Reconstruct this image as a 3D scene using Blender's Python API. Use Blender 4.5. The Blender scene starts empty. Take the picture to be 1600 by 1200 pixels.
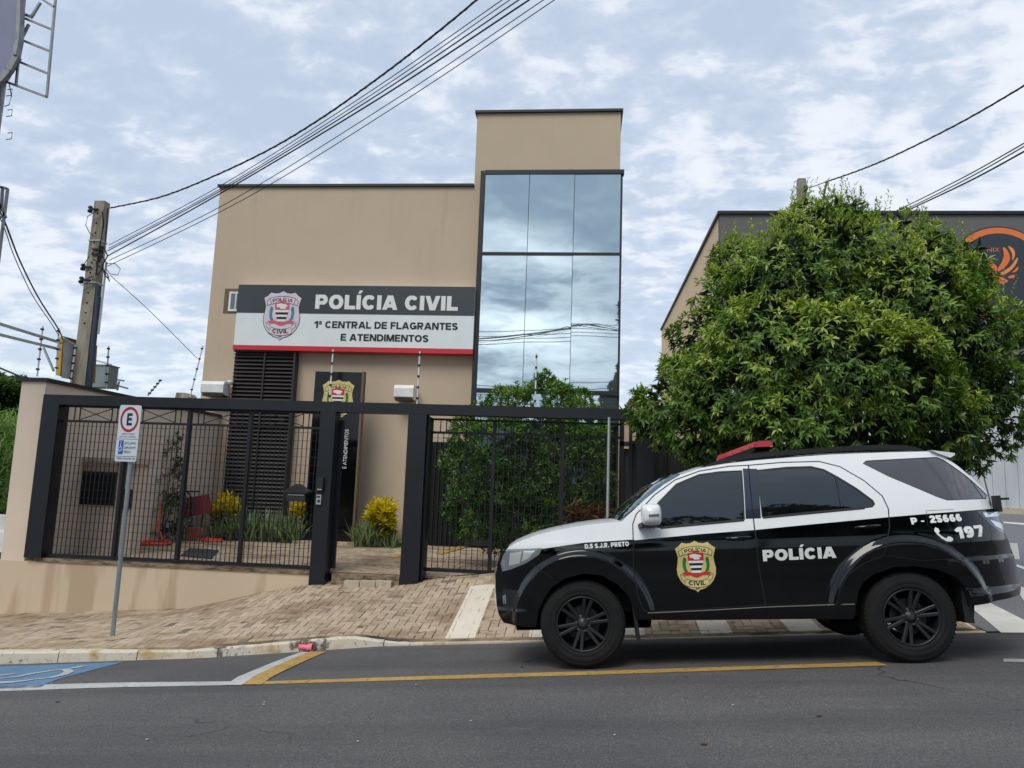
import bpy, bmesh, math, random
from mathutils import Vector, Matrix, noise
from mathutils.geometry import delaunay_2d_cdt
random.seed(7)
PI = math.pi
SC = bpy.context.scene
COL = SC.collection
def V(*a): return Vector(a)
# ---------------------------------------------------------------- camera
PIT, ROL, YAW = math.radians(7.955), math.radians(2.06), math.radians(5.522)
FPX = 1167.0
CAM = Vector((0, 0, 1.5))
FW = Vector((-math.sin(YAW)*math.cos(PIT), math.cos(YAW)*math.cos(PIT), math.sin(PIT)))
_r = Vector((math.cos(YAW), math.sin(YAW), 0)); _u = _r.cross(FW)
RT = math.cos(ROL)*_r + math.sin(ROL)*_u
UP = -math.sin(ROL)*_r + math.cos(ROL)*_u
def ray(x, y): return (x-800)/FPX*RT - (y-600)/FPX*UP + FW
def at(x, y, Y):
    d = ray(x, y); return CAM + d*(Y/d.y)
def atX(x, y, X):
    d = ray(x, y); return CAM + d*(X/d.x)
def atZ(x, y, Z):
    d = ray(x, y); return CAM + d*((Z-1.5)/d.z)
cd = bpy.data.cameras.new('camera'); cam = bpy.data.objects.new('camera', cd); COL.objects.link(cam)
cd.sensor_fit = 'HORIZONTAL'; cd.sensor_width = 36; cd.lens = FPX/1600*36; cd.clip_end = 2000; cd.clip_start = .05
cam.matrix_world = Matrix(((RT.x, UP.x, -FW.x, CAM.x), (RT.y, UP.y, -FW.y, CAM.y), (RT.z, UP.z, -FW.z, CAM.z), (0, 0, 0, 1)))
SC.camera = cam
SC.view_settings.view_transform = 'Standard'; SC.view_settings.look = 'None'
SC.view_settings.exposure = 0.46; SC.view_settings.gamma = 1
SC.cycles.max_bounces = 6; SC.cycles.diffuse_bounces = 3; SC.cycles.glossy_bounces = 4
SC.cycles.transmission_bounces = 4; SC.cycles.transparent_max_bounces = 8
SC.cycles.use_denoising = True
# ---------------------------------------------------------------- materials
def lin(c):
    return tuple(((v/255)/12.92 if v/255 <= .04045 else ((v/255+.055)/1.055)**2.4) for v in c)
MATS = {}
class NT:
    def __init__(s, name):
        s.m = bpy.data.materials.new(name); s.m.use_nodes = True
        s.t = s.m.node_tree; s.b = s.t.nodes['Principled BSDF']; MATS[name] = s.m
    def n(s, typ, **kw):
        o = s.t.nodes.new(typ)
        for k, v in kw.items():
            if k in o.inputs.keys(): o.inputs[k].default_value = v
            else: setattr(o, k, v)
        return o
    def l(s, a, b): s.t.links.new(a, b)
    def coord(s, sc=(1, 1, 1), kind='Object'):
        c = s.n('ShaderNodeTexCoord'); m = s.n('ShaderNodeMapping'); m.inputs['Scale'].default_value = sc
        s.l(c.outputs[kind], m.inputs[0]); return m.outputs[0]
    def noise(s, scale, detail=4, rough=.55, sc=(1, 1, 1), vec=None):
        o = s.n('ShaderNodeTexNoise'); o.inputs['Scale'].default_value = scale; o.inputs['Detail'].default_value = detail
        o.inputs['Roughness'].default_value = rough
        s.l(vec or s.coord(sc), o.inputs['Vector']); return o.outputs['Fac']
    def ramp(s, fac, pts):
        o = s.n('ShaderNodeValToRGB'); e = o.color_ramp.elements
        while len(e) < len(pts): e.new(.5)
        for i, (p, c) in enumerate(pts):
            e[i].position = p; e[i].color = (*c, 1) if len(c) == 3 else c
        s.l(fac, o.inputs[0]); return o.outputs[0]
    def g(s, fac, a, b):
        o = s.n('ShaderNodeMapRange'); o.inputs[1].default_value = a; o.inputs[2].default_value = b
        s.l(fac, o.inputs[0]); return o.outputs[0]
    def mix(s, fac, a, b, mode='MIX'):
        o = s.n('ShaderNodeMix', data_type='RGBA', blend_type=mode)
        for k, v in ((0, fac), (6, a), (7, b)):
            if isinstance(v, (int, float)): o.inputs[k].default_value = v
            elif isinstance(v, tuple): o.inputs[k].default_value = (*v[:3], 1)
            else: s.l(v, o.inputs[k])
        return o.outputs[2]
    def math(s, op, a, b=0.0, c=None):
        o = s.n('ShaderNodeMath', operation=op)
        for k, v in ((0, a), (1, b), (2, c)):
            if v is None: continue
            if isinstance(v, (int, float)): o.inputs[k].default_value = v
            else: s.l(v, o.inputs[k])
        return o.outputs[0]
    def bump(s, h, strength=.3, dist=.01):
        o = s.n('ShaderNodeBump'); o.inputs['Strength'].default_value = strength; o.inputs['Distance'].default_value = dist
        s.l(h, o.inputs['Height']); s.l(o.outputs[0], s.b.inputs['Normal']); return o
    def set(s, **kw):
        for k, v in kw.items():
            k = {'col': 'Base Color', 'rough': 'Roughness', 'metal': 'Metallic', 'spec': 'Specular IOR Level', 'coat': 'Coat Weight',
                 'coatr': 'Coat Roughness', 'trans': 'Transmission Weight', 'ior': 'IOR', 'em': 'Emission Color', 'ems': 'Emission Strength', 'sub': 'Subsurface Weight'}[k]
            i = s.b.inputs[k]
            if isinstance(v, (int, float)): i.default_value = v
            elif isinstance(v, tuple): i.default_value = (*v[:3], 1)
            else: s.l(v, i)
        return s
def simple(name, rgb, rough=.6, metal=0, var=.12, scale=6, bump=0, coat=0, spec=.5, bscale=60, dist=.004):
    s = NT(name); c = lin(rgb)
    f = s.noise(scale, 5)
    lo = tuple(v*(1-var) for v in c); hi = tuple(min(1, v*(1+var)) for v in c)
    s.set(col=s.ramp(f, [(.3, lo), (.7, hi)]), rough=rough, metal=metal, coat=coat, spec=spec)
    if bump: s.bump(s.noise(bscale, 3), bump, dist)
    return s.m
# ---------------------------------------------------------------- mesh helpers
class MB:
    def __init__(s): s.v = []; s.f = []; s.m = []; s.sm = []
    def add(s, vs, fs, mi=0, sm=False):
        n = len(s.v); s.v += [tuple(v) for v in vs]
        for f in fs: s.f.append([i+n for i in f]); s.m.append(mi); s.sm.append(sm)
    def box(s, a, b, mi=0, M=None):
        x0, y0, z0 = a; x1, y1, z1 = b
        vs = [V(x, y, z) for z in (z0, z1) for y in (y0, y1) for x in (x0, x1)]
        if M is not None: vs = [M @ v for v in vs]
        s.add(vs, [(0, 2, 3, 1), (4, 5, 7, 6), (0, 1, 5, 4), (2, 6, 7, 3), (0, 4, 6, 2), (1, 3, 7, 5)], mi); return s
    def bar(s, p, q, w, d=None, mi=0, up=V(0, 0, 1)):
        p, q = Vector(p), Vector(q); d = d or w; ax = (q-p).normalized()
        if abs(ax.dot(up)) > .95: up = V(0, 1, 0)
        sx = ax.cross(up).normalized(); sy = sx.cross(ax)
        vs = [e+sx*a*w/2+sy*b*d/2 for e in (p, q) for a, b in ((-1, -1), (1, -1), (1, 1), (-1, 1))]
        s.add(vs, [(3, 2, 1, 0), (4, 5, 6, 7), (0, 1, 5, 4), (1, 2, 6, 5), (2, 3, 7, 6), (3, 0, 4, 7)], mi); return s
    def tube(s, pts, r, n=8, mi=0, cap=True, sm=True):
        pts = [Vector(p) for p in pts]; k = len(pts)
        rs = r if isinstance(r, (list, tuple)) else [r]*k
        rings = []; up = V(0, 0, 1)
        for i, p in enumerate(pts):
            t = (pts[min(i+1, k-1)]-pts[max(i-1, 0)]).normalized()
            a = t.cross(up)
            if a.length < .05: a = t.cross(V(0, 1, 0)) if i == 0 else a0
            a.normalize(); a0 = a; b = t.cross(a)
            rings.append([p+(a*math.cos(2*PI*j/n)+b*math.sin(2*PI*j/n))*rs[i] for j in range(n)])
        vs = [v for r_ in rings for v in r_]
        fs = [(i*n+j, i*n+(j+1) % n, (i+1)*n+(j+1) % n, (i+1)*n+j) for i in range(k-1) for j in range(n)]
        s.add(vs, fs, mi, sm)
        if cap: s.add(rings[0], [tuple(range(n))[::-1]], mi); s.add(rings[-1], [tuple(range(n))], mi)
        return s
    def prism(s, poly, fn, d0, d1, mi=0, ms=None):
        """poly: list of 2-D points, fn(u,v,w)->3-D; extruded from w=d0 to d1"""
        n = len(poly); A = [fn(u, v, d0) for u, v in poly]; B = [fn(u, v, d1) for u, v in poly]
        s.add(A, [tuple(range(n))], mi); s.add(B, [tuple(range(n))[::-1]], mi)
        s.add(A+B, [(i, i+n, (i+1) % n+n, (i+1) % n) for i in range(n)], mi if ms is None else ms); return s
    def lathe(s, prof, c, ax='y', n=32, mi=0, sm=True, closed=False):
        vs = []
        for r, h in prof:
            for j in range(n):
                a = 2*PI*j/n; x, y = r*math.cos(a), r*math.sin(a)
                vs.append(Vector(c)+(V(x, h, y) if ax == 'y' else V(x, y, h) if ax == 'z' else V(h, x, y)))
        k = len(prof); rng = range(k) if closed else range(k-1)
        s.add(vs, [(i*n+j, i*n+(j+1) % n, ((i+1) % k)*n+(j+1) % n, ((i+1) % k)*n+j) for i in rng for j in range(n)], mi, sm); return s
    def grid(s, P, mi=0, sm=True):
        r = len(P); c = len(P[0])
        s.add([v for row in P for v in row], [(i*c+j, i*c+j+1, (i+1)*c+j+1, (i+1)*c+j) for i in range(r-1) for j in range(c-1)], mi, sm); return s
    def build(s, name, mats, parent=None, origin=(0, 0, 0), fix=True):
        me = bpy.data.meshes.new(name); o = Vector(origin)
        me.from_pydata([tuple(Vector(v)-o) for v in s.v], [], s.f)
        if not isinstance(mats, (list, tuple)): mats = [mats]
        for m in mats: me.materials.append(MATS[m] if isinstance(m, str) else m)
        me.polygons.foreach_set('material_index', s.m); me.polygons.foreach_set('use_smooth', s.sm)
        if fix:
            bm = bmesh.new(); bm.from_mesh(me); bmesh.ops.recalc_face_normals(bm, faces=bm.faces); bm.to_mesh(me); bm.free()
        me.update()
        ob = bpy.data.objects.new(name, me); COL.objects.link(ob)
        if parent is not None: ob.parent = parent
        return ob
def tag(o, label=None, cat=None, group=None, kind=None):
    if label: o['label'] = label
    if cat: o['category'] = cat
    if group: o['group'] = group
    if kind: o['kind'] = kind
    return o
class Thing:
    def __init__(s, name, label, cat, loc, group=None):
        s.o = bpy.data.objects.new(name, None); COL.objects.link(s.o); s.o.location = loc; s.loc = Vector(loc)
        s.o.empty_display_size = .2; tag(s.o, label, cat, group)
    def part(s, name, mb, mats, parent=None, fix=True):
        return mb.build(name, mats, parent or s.o, s.loc, fix)
def single(name, mb, mats, label, cat, group=None, origin=None, fix=True):
    o = mb.build(name, mats, None, origin or (0, 0, 0), fix)
    if origin is not None: o.location = origin
    return tag(o, label, cat, group)
def struct(name, mb, mats, kind='structure', fix=True):
    return tag(mb.build(name, mats, None, (0, 0, 0), fix), kind=kind)
def copy_tree(o, parent=None):
    c = o.copy(); COL.objects.link(c)
    if parent is not None: c.parent = parent
    for ch in [x for x in o.children]: copy_tree(ch, c)
    return c
def interp(x, pts):
    if x <= pts[0][0]: return pts[0][1]
    for (a, b), (c, d) in zip(pts, pts[1:]):
        if x <= c: return b+(d-b)*(x-a)/(c-a)
    return pts[-1][1]
def sstep(a, b, x):
    t = max(0, min(1, (x-a)/(b-a))); return t*t*(3-2*t)
# ---- a heavy sans-serif drawn as strokes, united into clean faces
def _arc(cx, cy, rx, ry, a0, a1, n=14):
    return [(cx+rx*math.cos(math.radians(a0+(a1-a0)*i/n)), cy+ry*math.sin(math.radians(a0+(a1-a0)*i/n))) for i in range(n+1)]
def _glyph(ch, h):
    v = .9*h; T, B, Mid = 1-v, v, .5
    st = lambda x: [(x, -.2), (x, 1.2)]
    if ch == 'I': return 2*h, [st(h)], []
    if ch == 'Í': return 2*h, [st(h)], [[(h-.08, 1.10), (h+.10, 1.10), (h+.26, 1.32), (h+.04, 1.32)]]
    if ch == 'P': w = .80; return w, [st(h), [(h, T), (w-.30, T)]+_arc(w-.30-.0, (T+.43)/2, .30-h, (T-.43)/2, 90, -90)+[(h, .43)]], []
    if ch == 'R': w = .86; return w, [st(h), [(h, T), (w-.36, T)]+_arc(w-.36, (T+.45)/2, .31-h, (T-.45)/2, 90, -90)+[(h, .45)], [(w-.50, .45), (w-h*.95, -.15)]], []
    if ch == 'B': w = .82; return w, [st(h), [(h, T), (w-.36, T)]+_arc(w-.36, .745, .30-h, T-.745, 90, -90)+[(h, .52)], [(w-.32, .50)]+_arc(w-.32, .30, .32-h, .30-v+.0, 90, -90)+[(h, B)]], []
    if ch == 'O': w = .94; return w, [_arc(w/2, .5, w/2-h, .5-v+.01, 0, 360, 30)], []
    if ch == '0': w = .70; return w, [_arc(w/2, .5, w/2-h, .5-v+.01, 0, 360, 28)], []
    if ch == 'L': w = .70; return w, [st(h), [(h, B), (w, B)]], []
    if ch == 'E': w = .74; return w, [st(h), [(h, B), (w, B)], [(h, T), (w-.02, T)], [(h, .51), (w-.06, .51)]], []
    if ch == 'F': w = .70; return w, [st(h), [(h, T), (w, T)], [(h, .49), (w-.07, .49)]], []
    if ch == 'T': w = .78; return w, [st(w/2), [(0, T), (w, T)]], []
    if ch == 'H': w = .86; return w, [st(h), st(w-h), [(h, .5), (w-h, .5)]], []
    if ch == 'C': w = .88; return w, [_arc(w/2+.01, .5, w/2-h, .5-v+.01, 42, 318, 24)], []
    if ch == 'G': w = .92; return w, [_arc(w/2, .5, w/2-h, .5-v+.01, 45, 322, 24), [(w-h-.0, .08), (w-h-.0, .54)], [(w/2+.02, .46), (w-h, .46)]], []
    if ch == 'D': w = .86; return w, [st(h), [(h, T), (w-.44, T)]+_arc(w-.44, .5, .44-h, .5-v, 90, -90)+[(h, B)]], []
    if ch == 'A': w = .94; return w, [[(-.02+h*.6, -.25*1), (w/2+.02-.0, 1.15)][:0]+[(h*.95-.07, -.2), (w/2+.035, 1.2)], [(w-h*.95+.07, -.2), (w/2-.035, 1.2)], [(.22, .28), (w-.22, .28)]], []
    if ch == 'V': w = .90; return w, [[(h*.95-.07, 1.2), (w/2+.035, -.2)], [(w-h*.95+.07, 1.2), (w/2-.035, -.2)]], []
    if ch == 'X': w = .88; return w, [[(h*.7-.08, 1.2), (w-h*.7+.08, -.2)], [(w-h*.7+.08, 1.2), (h*.7-.08, -.2)]], []
    if ch == 'N': w = .88; return w, [st(h), st(w-h), [(h*.7, 1.15), (w-h*.7, -.15)]], []
    if ch == 'M': w = 1.04; return w, [st(h), st(w-h), [(h*.85, 1.2), (w/2, .0)], [(w-h*.85, 1.2), (w/2, .0)]], []
    if ch == 'J': w = .66; return w, [[(w-h, 1.2), (w-h, .36)]+_arc(w/2, .36, w/2-h, .36-v, 0, -165, 12)], []
    if ch in 'S5':
        w = .78
        if ch == 'S': return w, [_arc(w/2, .725, w/2-h, .725-.49-v*.0-.0 if 0 else .275-v+.01, 28, 215, 14)+[(w/2-.08, .54), (w/2+.10, .47)]+_arc(w/2, .285, w/2-h, .285-v+.01, 40, -152, 14)], []
        w = .70; return w, [[(w-.06, T), (.20, T)], [(.15, 1.02), (.11, .50)], [(.11, .52)]+_arc(w/2-.02, .33, w/2-h+.01, .33-v+.01, 118, -152, 18)], []
    if ch in '69':
        w = .72; r = w/2-h; s = [_arc(w/2, .33, r, .33-v+.01, 0, 360, 22), _arc(w/2+.02, .5, r+.02, .5-v+.01, 55, 180, 12)+[(h, .33)]]
        if ch == '9': s = [[(w-x, 1-y) for x, y in p] for p in s]
        return w, s, []
    if ch == '2': w = .72; return w, [_arc(w/2, .69, w/2-h, .31-v+.01, 165, -25, 14)+[(.16, B+.05)], [(.02, B), (w, B)]], []
    if ch == '7': w = .70; return w, [[(0, T), (w-.02, T)], [(w-.08, .92), (w*.36, -.2)]], []
    if ch == '1': w = .52; return w, [st(w-h), [(w-h, .93), (.02, .66)]], []
    if ch == '.': return 2*h, [], [[(0, 0), (2*h, 0), (2*h, .24), (0, .24)]]
    if ch == '-': return .42, [], [[(0, .30), (.40, .30), (.40, .50), (0, .50)]]
    if ch == 'ª': w = .42; return w, [], [[(.0, .50), (.40, .50), (.40, .57), (.0, .57)], [(.28, .62), (.40, .62), (.40, .98), (.28, .98)], [(.04, .88), (.28, .88), (.28, .99), (.10, .99)], [(.02, .63), (.28, .63), (.28, .71), (.10, .71)], [(.0, .66), (.09, .66), (.10, .82), (.02, .80)], [(.08, .76), (.28, .78), (.28, .84), (.08, .83)]]
    if ch == ' ': return .30, [], []
    return None
def _in(p, poly):
    x, y = p; c = False
    for i in range(len(poly)):
        x1, y1 = poly[i]; x2, y2 = poly[i-1]
        if (y1 > y) != (y2 > y) and x < (x2-x1)*(y-y1)/(y2-y1)+x1: c = not c
    return c
_gc = {}
def glyph_mesh(ch, h):
    if (ch, h) in _gc: return _gc[(ch, h)]
    g = _glyph(ch, h)
    w, strokes, polys = g; body = []; ext = list(polys)
    for s in strokes:
        for i, (a, b) in enumerate(zip(s, s[1:])):
            dx, dy = b[0]-a[0], b[1]-a[1]; l = math.hypot(dx, dy)
            if l < 1e-6: continue
            hh = h if abs(dx) < abs(dy)*.6 or (len(s) > 3) else h*.9
            if abs(dy) < 1e-6: hh = h*.9
            nx, ny = -dy/l*hh, dx/l*hh
            body.append([(a[0]+nx, a[1]+ny), (b[0]+nx, b[1]+ny), (b[0]-nx, b[1]-ny), (a[0]-nx, a[1]-ny)])
            if i: body.append([(a[0]+hh*.995*math.cos(k*PI/4+.2), a[1]+hh*.995*math.sin(k*PI/4+.2)) for k in range(8)])
    vs, es = [], []
    for p in body+ext:
        k = len(vs); vs += p; es += [(k+i, k+(i+1) % len(p)) for i in range(len(p))]
    for y in (0, 1): k = len(vs); vs += [(-1, y), (2.2, y)]; es.append((k, k+1))
    if not body and not ext: _gc[(ch, h)] = ([], [], w); return _gc[(ch, h)]
    r = delaunay_2d_cdt([Vector(v) for v in vs], es, [], 0, 1e-5); F = []
    for f in r[2]:
        c = (sum(r[0][i].x for i in f)/3, sum(r[0][i].y for i in f)/3)
        if (-.0005 < c[1] < 1.0005 and any(_in(c, p) for p in body)) or any(_in(c, p) for p in ext): F.append(list(f))
    used = sorted({i for f in F for i in f}); mp = {i: k for k, i in enumerate(used)}
    _gc[(ch, h)] = ([(r[0][i].x, r[0][i].y) for i in used], [[mp[i] for i in f] for f in F], w); return _gc[(ch, h)]
def heavy2d(body, h, gap=.085):
    if any(_glyph(c, h) is None for c in body): return None
    V_, F_, x = [], [], 0
    for c in body:
        v, f, w = glyph_mesh(c, h); k = len(V_); V_ += [(x+a, b) for a, b in v]; F_ += [[i+k for i in q] for q in f]; x += w+gap
        if c in 'LT' : x -= .02
    x0 = min(v[0] for v in V_); V_ = [(a-x0, b) for a, b in V_]
    return V_, F_, max(v[0] for v in V_)
_tc = {}
def text2d(body, bold=.03, spacing=1.0):
    """verts (x 0..w, y 0..1 for cap height), faces"""
    if bold > 0:
        r = heavy2d(body, .085+bold*1.0)
        if r: return r
    k = (body, bold, spacing)
    if k in _tc: return _tc[k]
    def mk(bd):
        cu = bpy.data.curves.new('t', 'FONT'); cu.body = bd; cu.size = 1; cu.offset = bold; cu.resolution_u = 3
        cu.space_character = spacing
        ob = bpy.data.objects.new('t', cu); COL.objects.link(ob)
        dg = bpy.context.evaluated_depsgraph_get(); me = ob.evaluated_get(dg).to_mesh()
        vs = [(v.co.x, v.co.y) for v in me.vertices]; fs = [list(p.vertices) for p in me.polygons]
        ob.evaluated_get(dg).to_mesh_clear(); bpy.data.objects.remove(ob); bpy.data.curves.remove(cu)
        return vs, fs
    hv, _ = mk('H'); y0 = min(v[1] for v in hv); h = max(v[1] for v in hv)-y0
    vs, fs = mk(body); x0 = min(v[0] for v in vs)
    vs = [((x-x0)/h, (y-y0)/h) for x, y in vs]
    _tc[k] = (vs, fs, max(v[0] for v in vs)); return _tc[k]
def put_text(mb, body, fn, u0, v0, u1, h, mi=0, bold=.03, w=0.0, spacing=1.0):
    """text from u0..u1 (stretched), baseline v0, cap height h"""
    vs, fs, W = text2d(body, bold, spacing); s = (u1-u0)/W
    mb.add([fn(u0+x*s, v0+y*h, w) for x, y in vs], fs, mi)
# emblem: a police shield in unit coordinates u -0.4..0.4, v -0.5..0.5
SH = [(0, .50), (.08, .46), (.17, .45), (.26, .47), (.33, .40), (.40, .36), (.37, .27), (.35, .18), (.36, .08), (.385, -.04), (.375, -.16), (.32, -.28), (.24, -.37), (.14, -.43), (.05, -.455), (0, -.50)]
SH = SH+[(-u, v) for u, v in SH[-2:0:-1]]
def arc_text(mb, body, fn, cu, cv, R, a0, a1, h, mi, w, bold=.03, up=True):
    vs, fs, W = text2d(body, bold)
    o = []
    for x, y in vs:
        a = a0+(a1-a0)*x/W; r = R+(y*h if up else -y*h)
        o.append(fn(cu+r*math.sin(a), cv+(r*math.cos(a) if up else -r*math.cos(a)), w))
    mb.add(o, fs, mi)
def band(R0, R1, a, cu, cv, up=True, n=10):
    s = 1 if up else -1
    return [(cu+R1*math.sin(-a+2*a*i/n), cv+s*R1*math.cos(-a+2*a*i/n)) for i in range(n+1)]+[(cu+R0*math.sin(a-2*a*i/n), cv+s*R0*math.cos(a-2*a*i/n)) for i in range(n+1)]
def emblem(mb, fn, T=.001):
    """materials: 0 gold plate, 1 dark line, 2 red, 3 white, 4 green, 5 banner"""
    def P(poly, mi, lv): mb.add([fn(u, v, lv*T) for u, v in poly], [list(range(len(poly)))], mi)
    P([(u*1.03, v*1.025) for u, v in SH], 1, 0); P(SH, 0, 1)
    # upper banner
    P(band(.66, .80, .36, 0, -.40), 1, 2); P(band(.672, .788, .35, 0, -.40), 5, 3)
    for s in (1, -1):
        P([(s*.24, .22), (s*.32, .19), (s*.34, .30), (s*.27, .345)], 1, 1.5)
        P([(s*.25, .232), (s*.312, .207), (s*.328, .295), (s*.272, .33)], 5, 1.8)
    arc_text(mb, 'POLÍCIA', fn, 0, -.40, .695, -.30, .30, .068, 1, 4*T, .015)
    # lower banner
    P(band(.52, .66, .40, 0, .24, False), 1, 2); P(band(.532, .648, .39, 0, .24, False), 5, 3)
    for s in (1, -1):
        P([(s*.22, -.20), (s*.33, -.14), (s*.31, -.24), (s*.25, -.30)], 1, 1.5)
        P([(s*.228, -.21), (s*.318, -.158), (s*.30, -.235), (s*.25, -.285)], 5, 1.8)
    vs, fs, W = text2d('CIVIL', .03)
    mb.add([fn(-.17+.34*x/W, -.375+y*.085+(.34*x/W-.17)**2*.55, 4*T) for x, y in vs], fs, 1)
    vs, fs, W = text2d('SP', .01)
    mb.add([fn(-.04+.08*x/W, -.453+y*.045, 4*T) for x, y in vs], fs, 1)
    # arms
    fn0 = fn; fn = lambda u, v, w_: fn0(u*1.22, .05+(v-.05)*1.18, w_)
    def P(poly, mi, lv): mb.add([fn(u, v, lv*T) for u, v in poly], [list(range(len(poly)))], mi)
    P([(-.13, .235), (.13, .235), (.125, .10), (-.125, .10)], 2, 4)
    P([(-.10, .20), (-.03, .215), (.06, .20), (.10, .17), (.05, .155), (.07, .125), (-.02, .12), (-.05, .15), (-.09, .15)], 3, 5)
    for k in range(5):
        w = .125-.012*k; P([(-w, .10-k*.04), (w, .10-k*.04), (w-.01, .062-k*.04), (-w+.01, .062-k*.04)], 3 if k % 2 == 0 else 1, 4)
    P([(-.05, .265), (.05, .265), (.07, .24), (-.07, .24)], 2, 4)
    for s in (1, -1):
        for k in range(6):
            a = -.9+k*.30; cu_, cv_ = s*.185*math.cos(a*.6), .03+.15*math.sin(a)
            P([(cu_-s*.02, cv_-.02), (cu_+s*.035, cv_), (cu_+s*.03, cv_+.05), (cu_-s*.015, cv_+.035)], 4, 4+.1*k)
        P([(s*.02, -.12), (s*.14, -.075), (s*.24, -.095), (s*.20, -.135), (s*.10, -.135), (s*.02, -.165)], 2, 6)
    P([(-.06, -.10), (.06, -.10), (.09, -.145), (0, -.18), (-.09, -.145)], 2, 5)
EMB = ['emblem_gold', 'ink_black', 'emblem_red', 'ink_white', 'emblem_green', 'emblem_banner']
simple('emblem_gold', (208, 190, 120), .45); simple('ink_black', (18, 18, 20), .5); simple('emblem_red', (200, 40, 45), .5)
simple('ink_white', (228, 228, 226), .5, var=.03); simple('emblem_green', (40, 110, 60), .5); simple('emblem_banner', (215, 200, 140), .45)
simple('emblem_rose', (206, 92, 112), .5); simple('emblem_pale', (214, 202, 215), .4); simple('emblem_palebanner', (222, 205, 214), .4); simple('emblem_blue', (70, 130, 150), .5)
# ---------------------------------------------------------------- world, sun
w = bpy.data.worlds.new('World'); SC.world = w; w.use_nodes = True
nt = w.node_tree; nt.nodes.clear()
def wn(t, **kw):
    o = nt.nodes.new(t)
    for k, v in kw.items():
        if k in o.inputs.keys(): o.inputs[k].default_value = v
        else: setattr(o, k, v)
    return o
wl = lambda a, b: nt.links.new(a, b)
def wm(op, a, b=0.0, cl=False):
    o = wn('ShaderNodeMath', operation=op, use_clamp=cl)
    for k, v in ((0, a), (1, b)):
        if isinstance(v, (int, float)): o.inputs[k].default_value = v
        else: wl(v, o.inputs[k])
    return o.outputs[0]
SUN_EL, SUN_AZ = math.radians(52), math.radians(203)     # azimuth from +Y clockwise: behind and to the left of the camera
SD = Vector((math.sin(SUN_AZ)*math.cos(SUN_EL), math.cos(SUN_AZ)*math.cos(SUN_EL), math.sin(SUN_EL)))
sky = wn('ShaderNodeTexSky', sky_type='NISHITA'); sky.sun_disc = False; sky.sun_elevation = SUN_EL; sky.sun_rotation = SUN_AZ
sky.air_density = 1.0; sky.dust_density = 1.5; sky.ozone_density = 1.5
tc = wn('ShaderNodeTexCoord'); sep = wn('ShaderNodeSeparateXYZ'); wl(tc.outputs['Generated'], sep.inputs[0])
zz = wm('ADD', wm('MAXIMUM', sep.outputs[2], 0.0), .20)
cx = wm('DIVIDE', sep.outputs[0], zz); cy = wm('DIVIDE', sep.outputs[1], zz)
cmb = wn('ShaderNodeCombineXYZ'); wl(cx, cmb.inputs[0]); wl(cy, cmb.inputs[1])
def wnoise(scale, detail, rough, dist=0, off=0, stretch=(1, 1, 1)):
    mp = wn('ShaderNodeMapping'); mp.inputs['Location'].default_value = (off, off*.7, 0); mp.inputs['Scale'].default_value = stretch
    mp.inputs['Rotation'].default_value = (0, 0, .5)
    wl(cmb.outputs[0], mp.inputs[0])
    n = wn('ShaderNodeTexNoise'); n.inputs['Scale'].default_value = scale; n.inputs['Detail'].default_value = detail
    n.inputs['Roughness'].default_value = rough; n.inputs['Distortion'].default_value = dist; wl(mp.outputs[0], n.inputs['Vector']); return n.outputs['Fac']
n1 = wnoise(5.0, 5, .55, .3, 3, (1, 1.3, 1)); n2 = wnoise(.8, 3, .5, 0, 9); n3 = wnoise(13.0, 4, .6, .3, 5, (1, 1.3, 1))
mixn = wm('ADD', wm('ADD', wm('MULTIPLY', n1, .46), wm('MULTIPLY', n2, .28)), wm('MULTIPLY', n3, .26))
mr = wn('ShaderNodeMapRange', interpolation_type='SMOOTHSTEP'); mr.inputs[1].default_value = .41; mr.inputs[2].default_value = .59; wl(mixn, mr.inputs[0])
cl = mr.outputs[0]
cr = wn('ShaderNodeValToRGB')                     # thin cloud bases to thick bright tops
e = cr.color_ramp.elements; e[0].position = 0; e[0].color = (.41, .485, .60, 1); e[1].position = 1; e[1].color = (.69, .72, .77, 1)
e2 = e.new(.5); e2.color = (.49, .555, .66, 1)
wl(cl, cr.inputs[0])
# brightening towards the horizon and round the veiled sun
hz = wn('ShaderNodeMapRange', interpolation_type='SMOOTHSTEP'); hz.inputs[1].default_value = .30; hz.inputs[2].default_value = -.02; wl(sep.outputs[2], hz.inputs[0])
mh = wn('ShaderNodeMix', data_type='RGBA'); wl(wm('MULTIPLY', hz.outputs[0], .55), mh.inputs[0]); wl(cr.outputs[0], mh.inputs[6]); mh.inputs[7].default_value = (.60, .69, .76, 1)
gd = Vector((-.13, -.96, .24)).normalized()      # bright gap in the cloud behind the camera
vm = wn('ShaderNodeVectorMath', operation='DOT_PRODUCT'); wl(tc.outputs['Generated'], vm.inputs[0]); vm.inputs[1].default_value = gd
gl = wm('POWER', wm('MAXIMUM', vm.outputs['Value'], 0.0), 60)
back = wm('MULTIPLY', sep.outputs[1], -1.0)       # the sky behind the camera is a heavier, darker deck
bk = wn('ShaderNodeMapRange', interpolation_type='SMOOTHSTEP'); bk.inputs[1].default_value = .2; bk.inputs[2].default_value = .8; wl(back, bk.inputs[0])
cr2 = wn('ShaderNodeValToRGB'); e = cr2.color_ramp.elements; e[0].position = .15; e[0].color = (.23, .32, .40, 1); e[1].position = .85; e[1].color = (.38, .45, .51, 1)
n4 = wnoise(2.1, 4, .45, .1, 21, (1, 1.6, 1)); mr4 = wn('ShaderNodeMapRange', interpolation_type='SMOOTHSTEP'); mr4.inputs[1].default_value = .34; mr4.inputs[2].default_value = .68; wl(n4, mr4.inputs[0])
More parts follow.
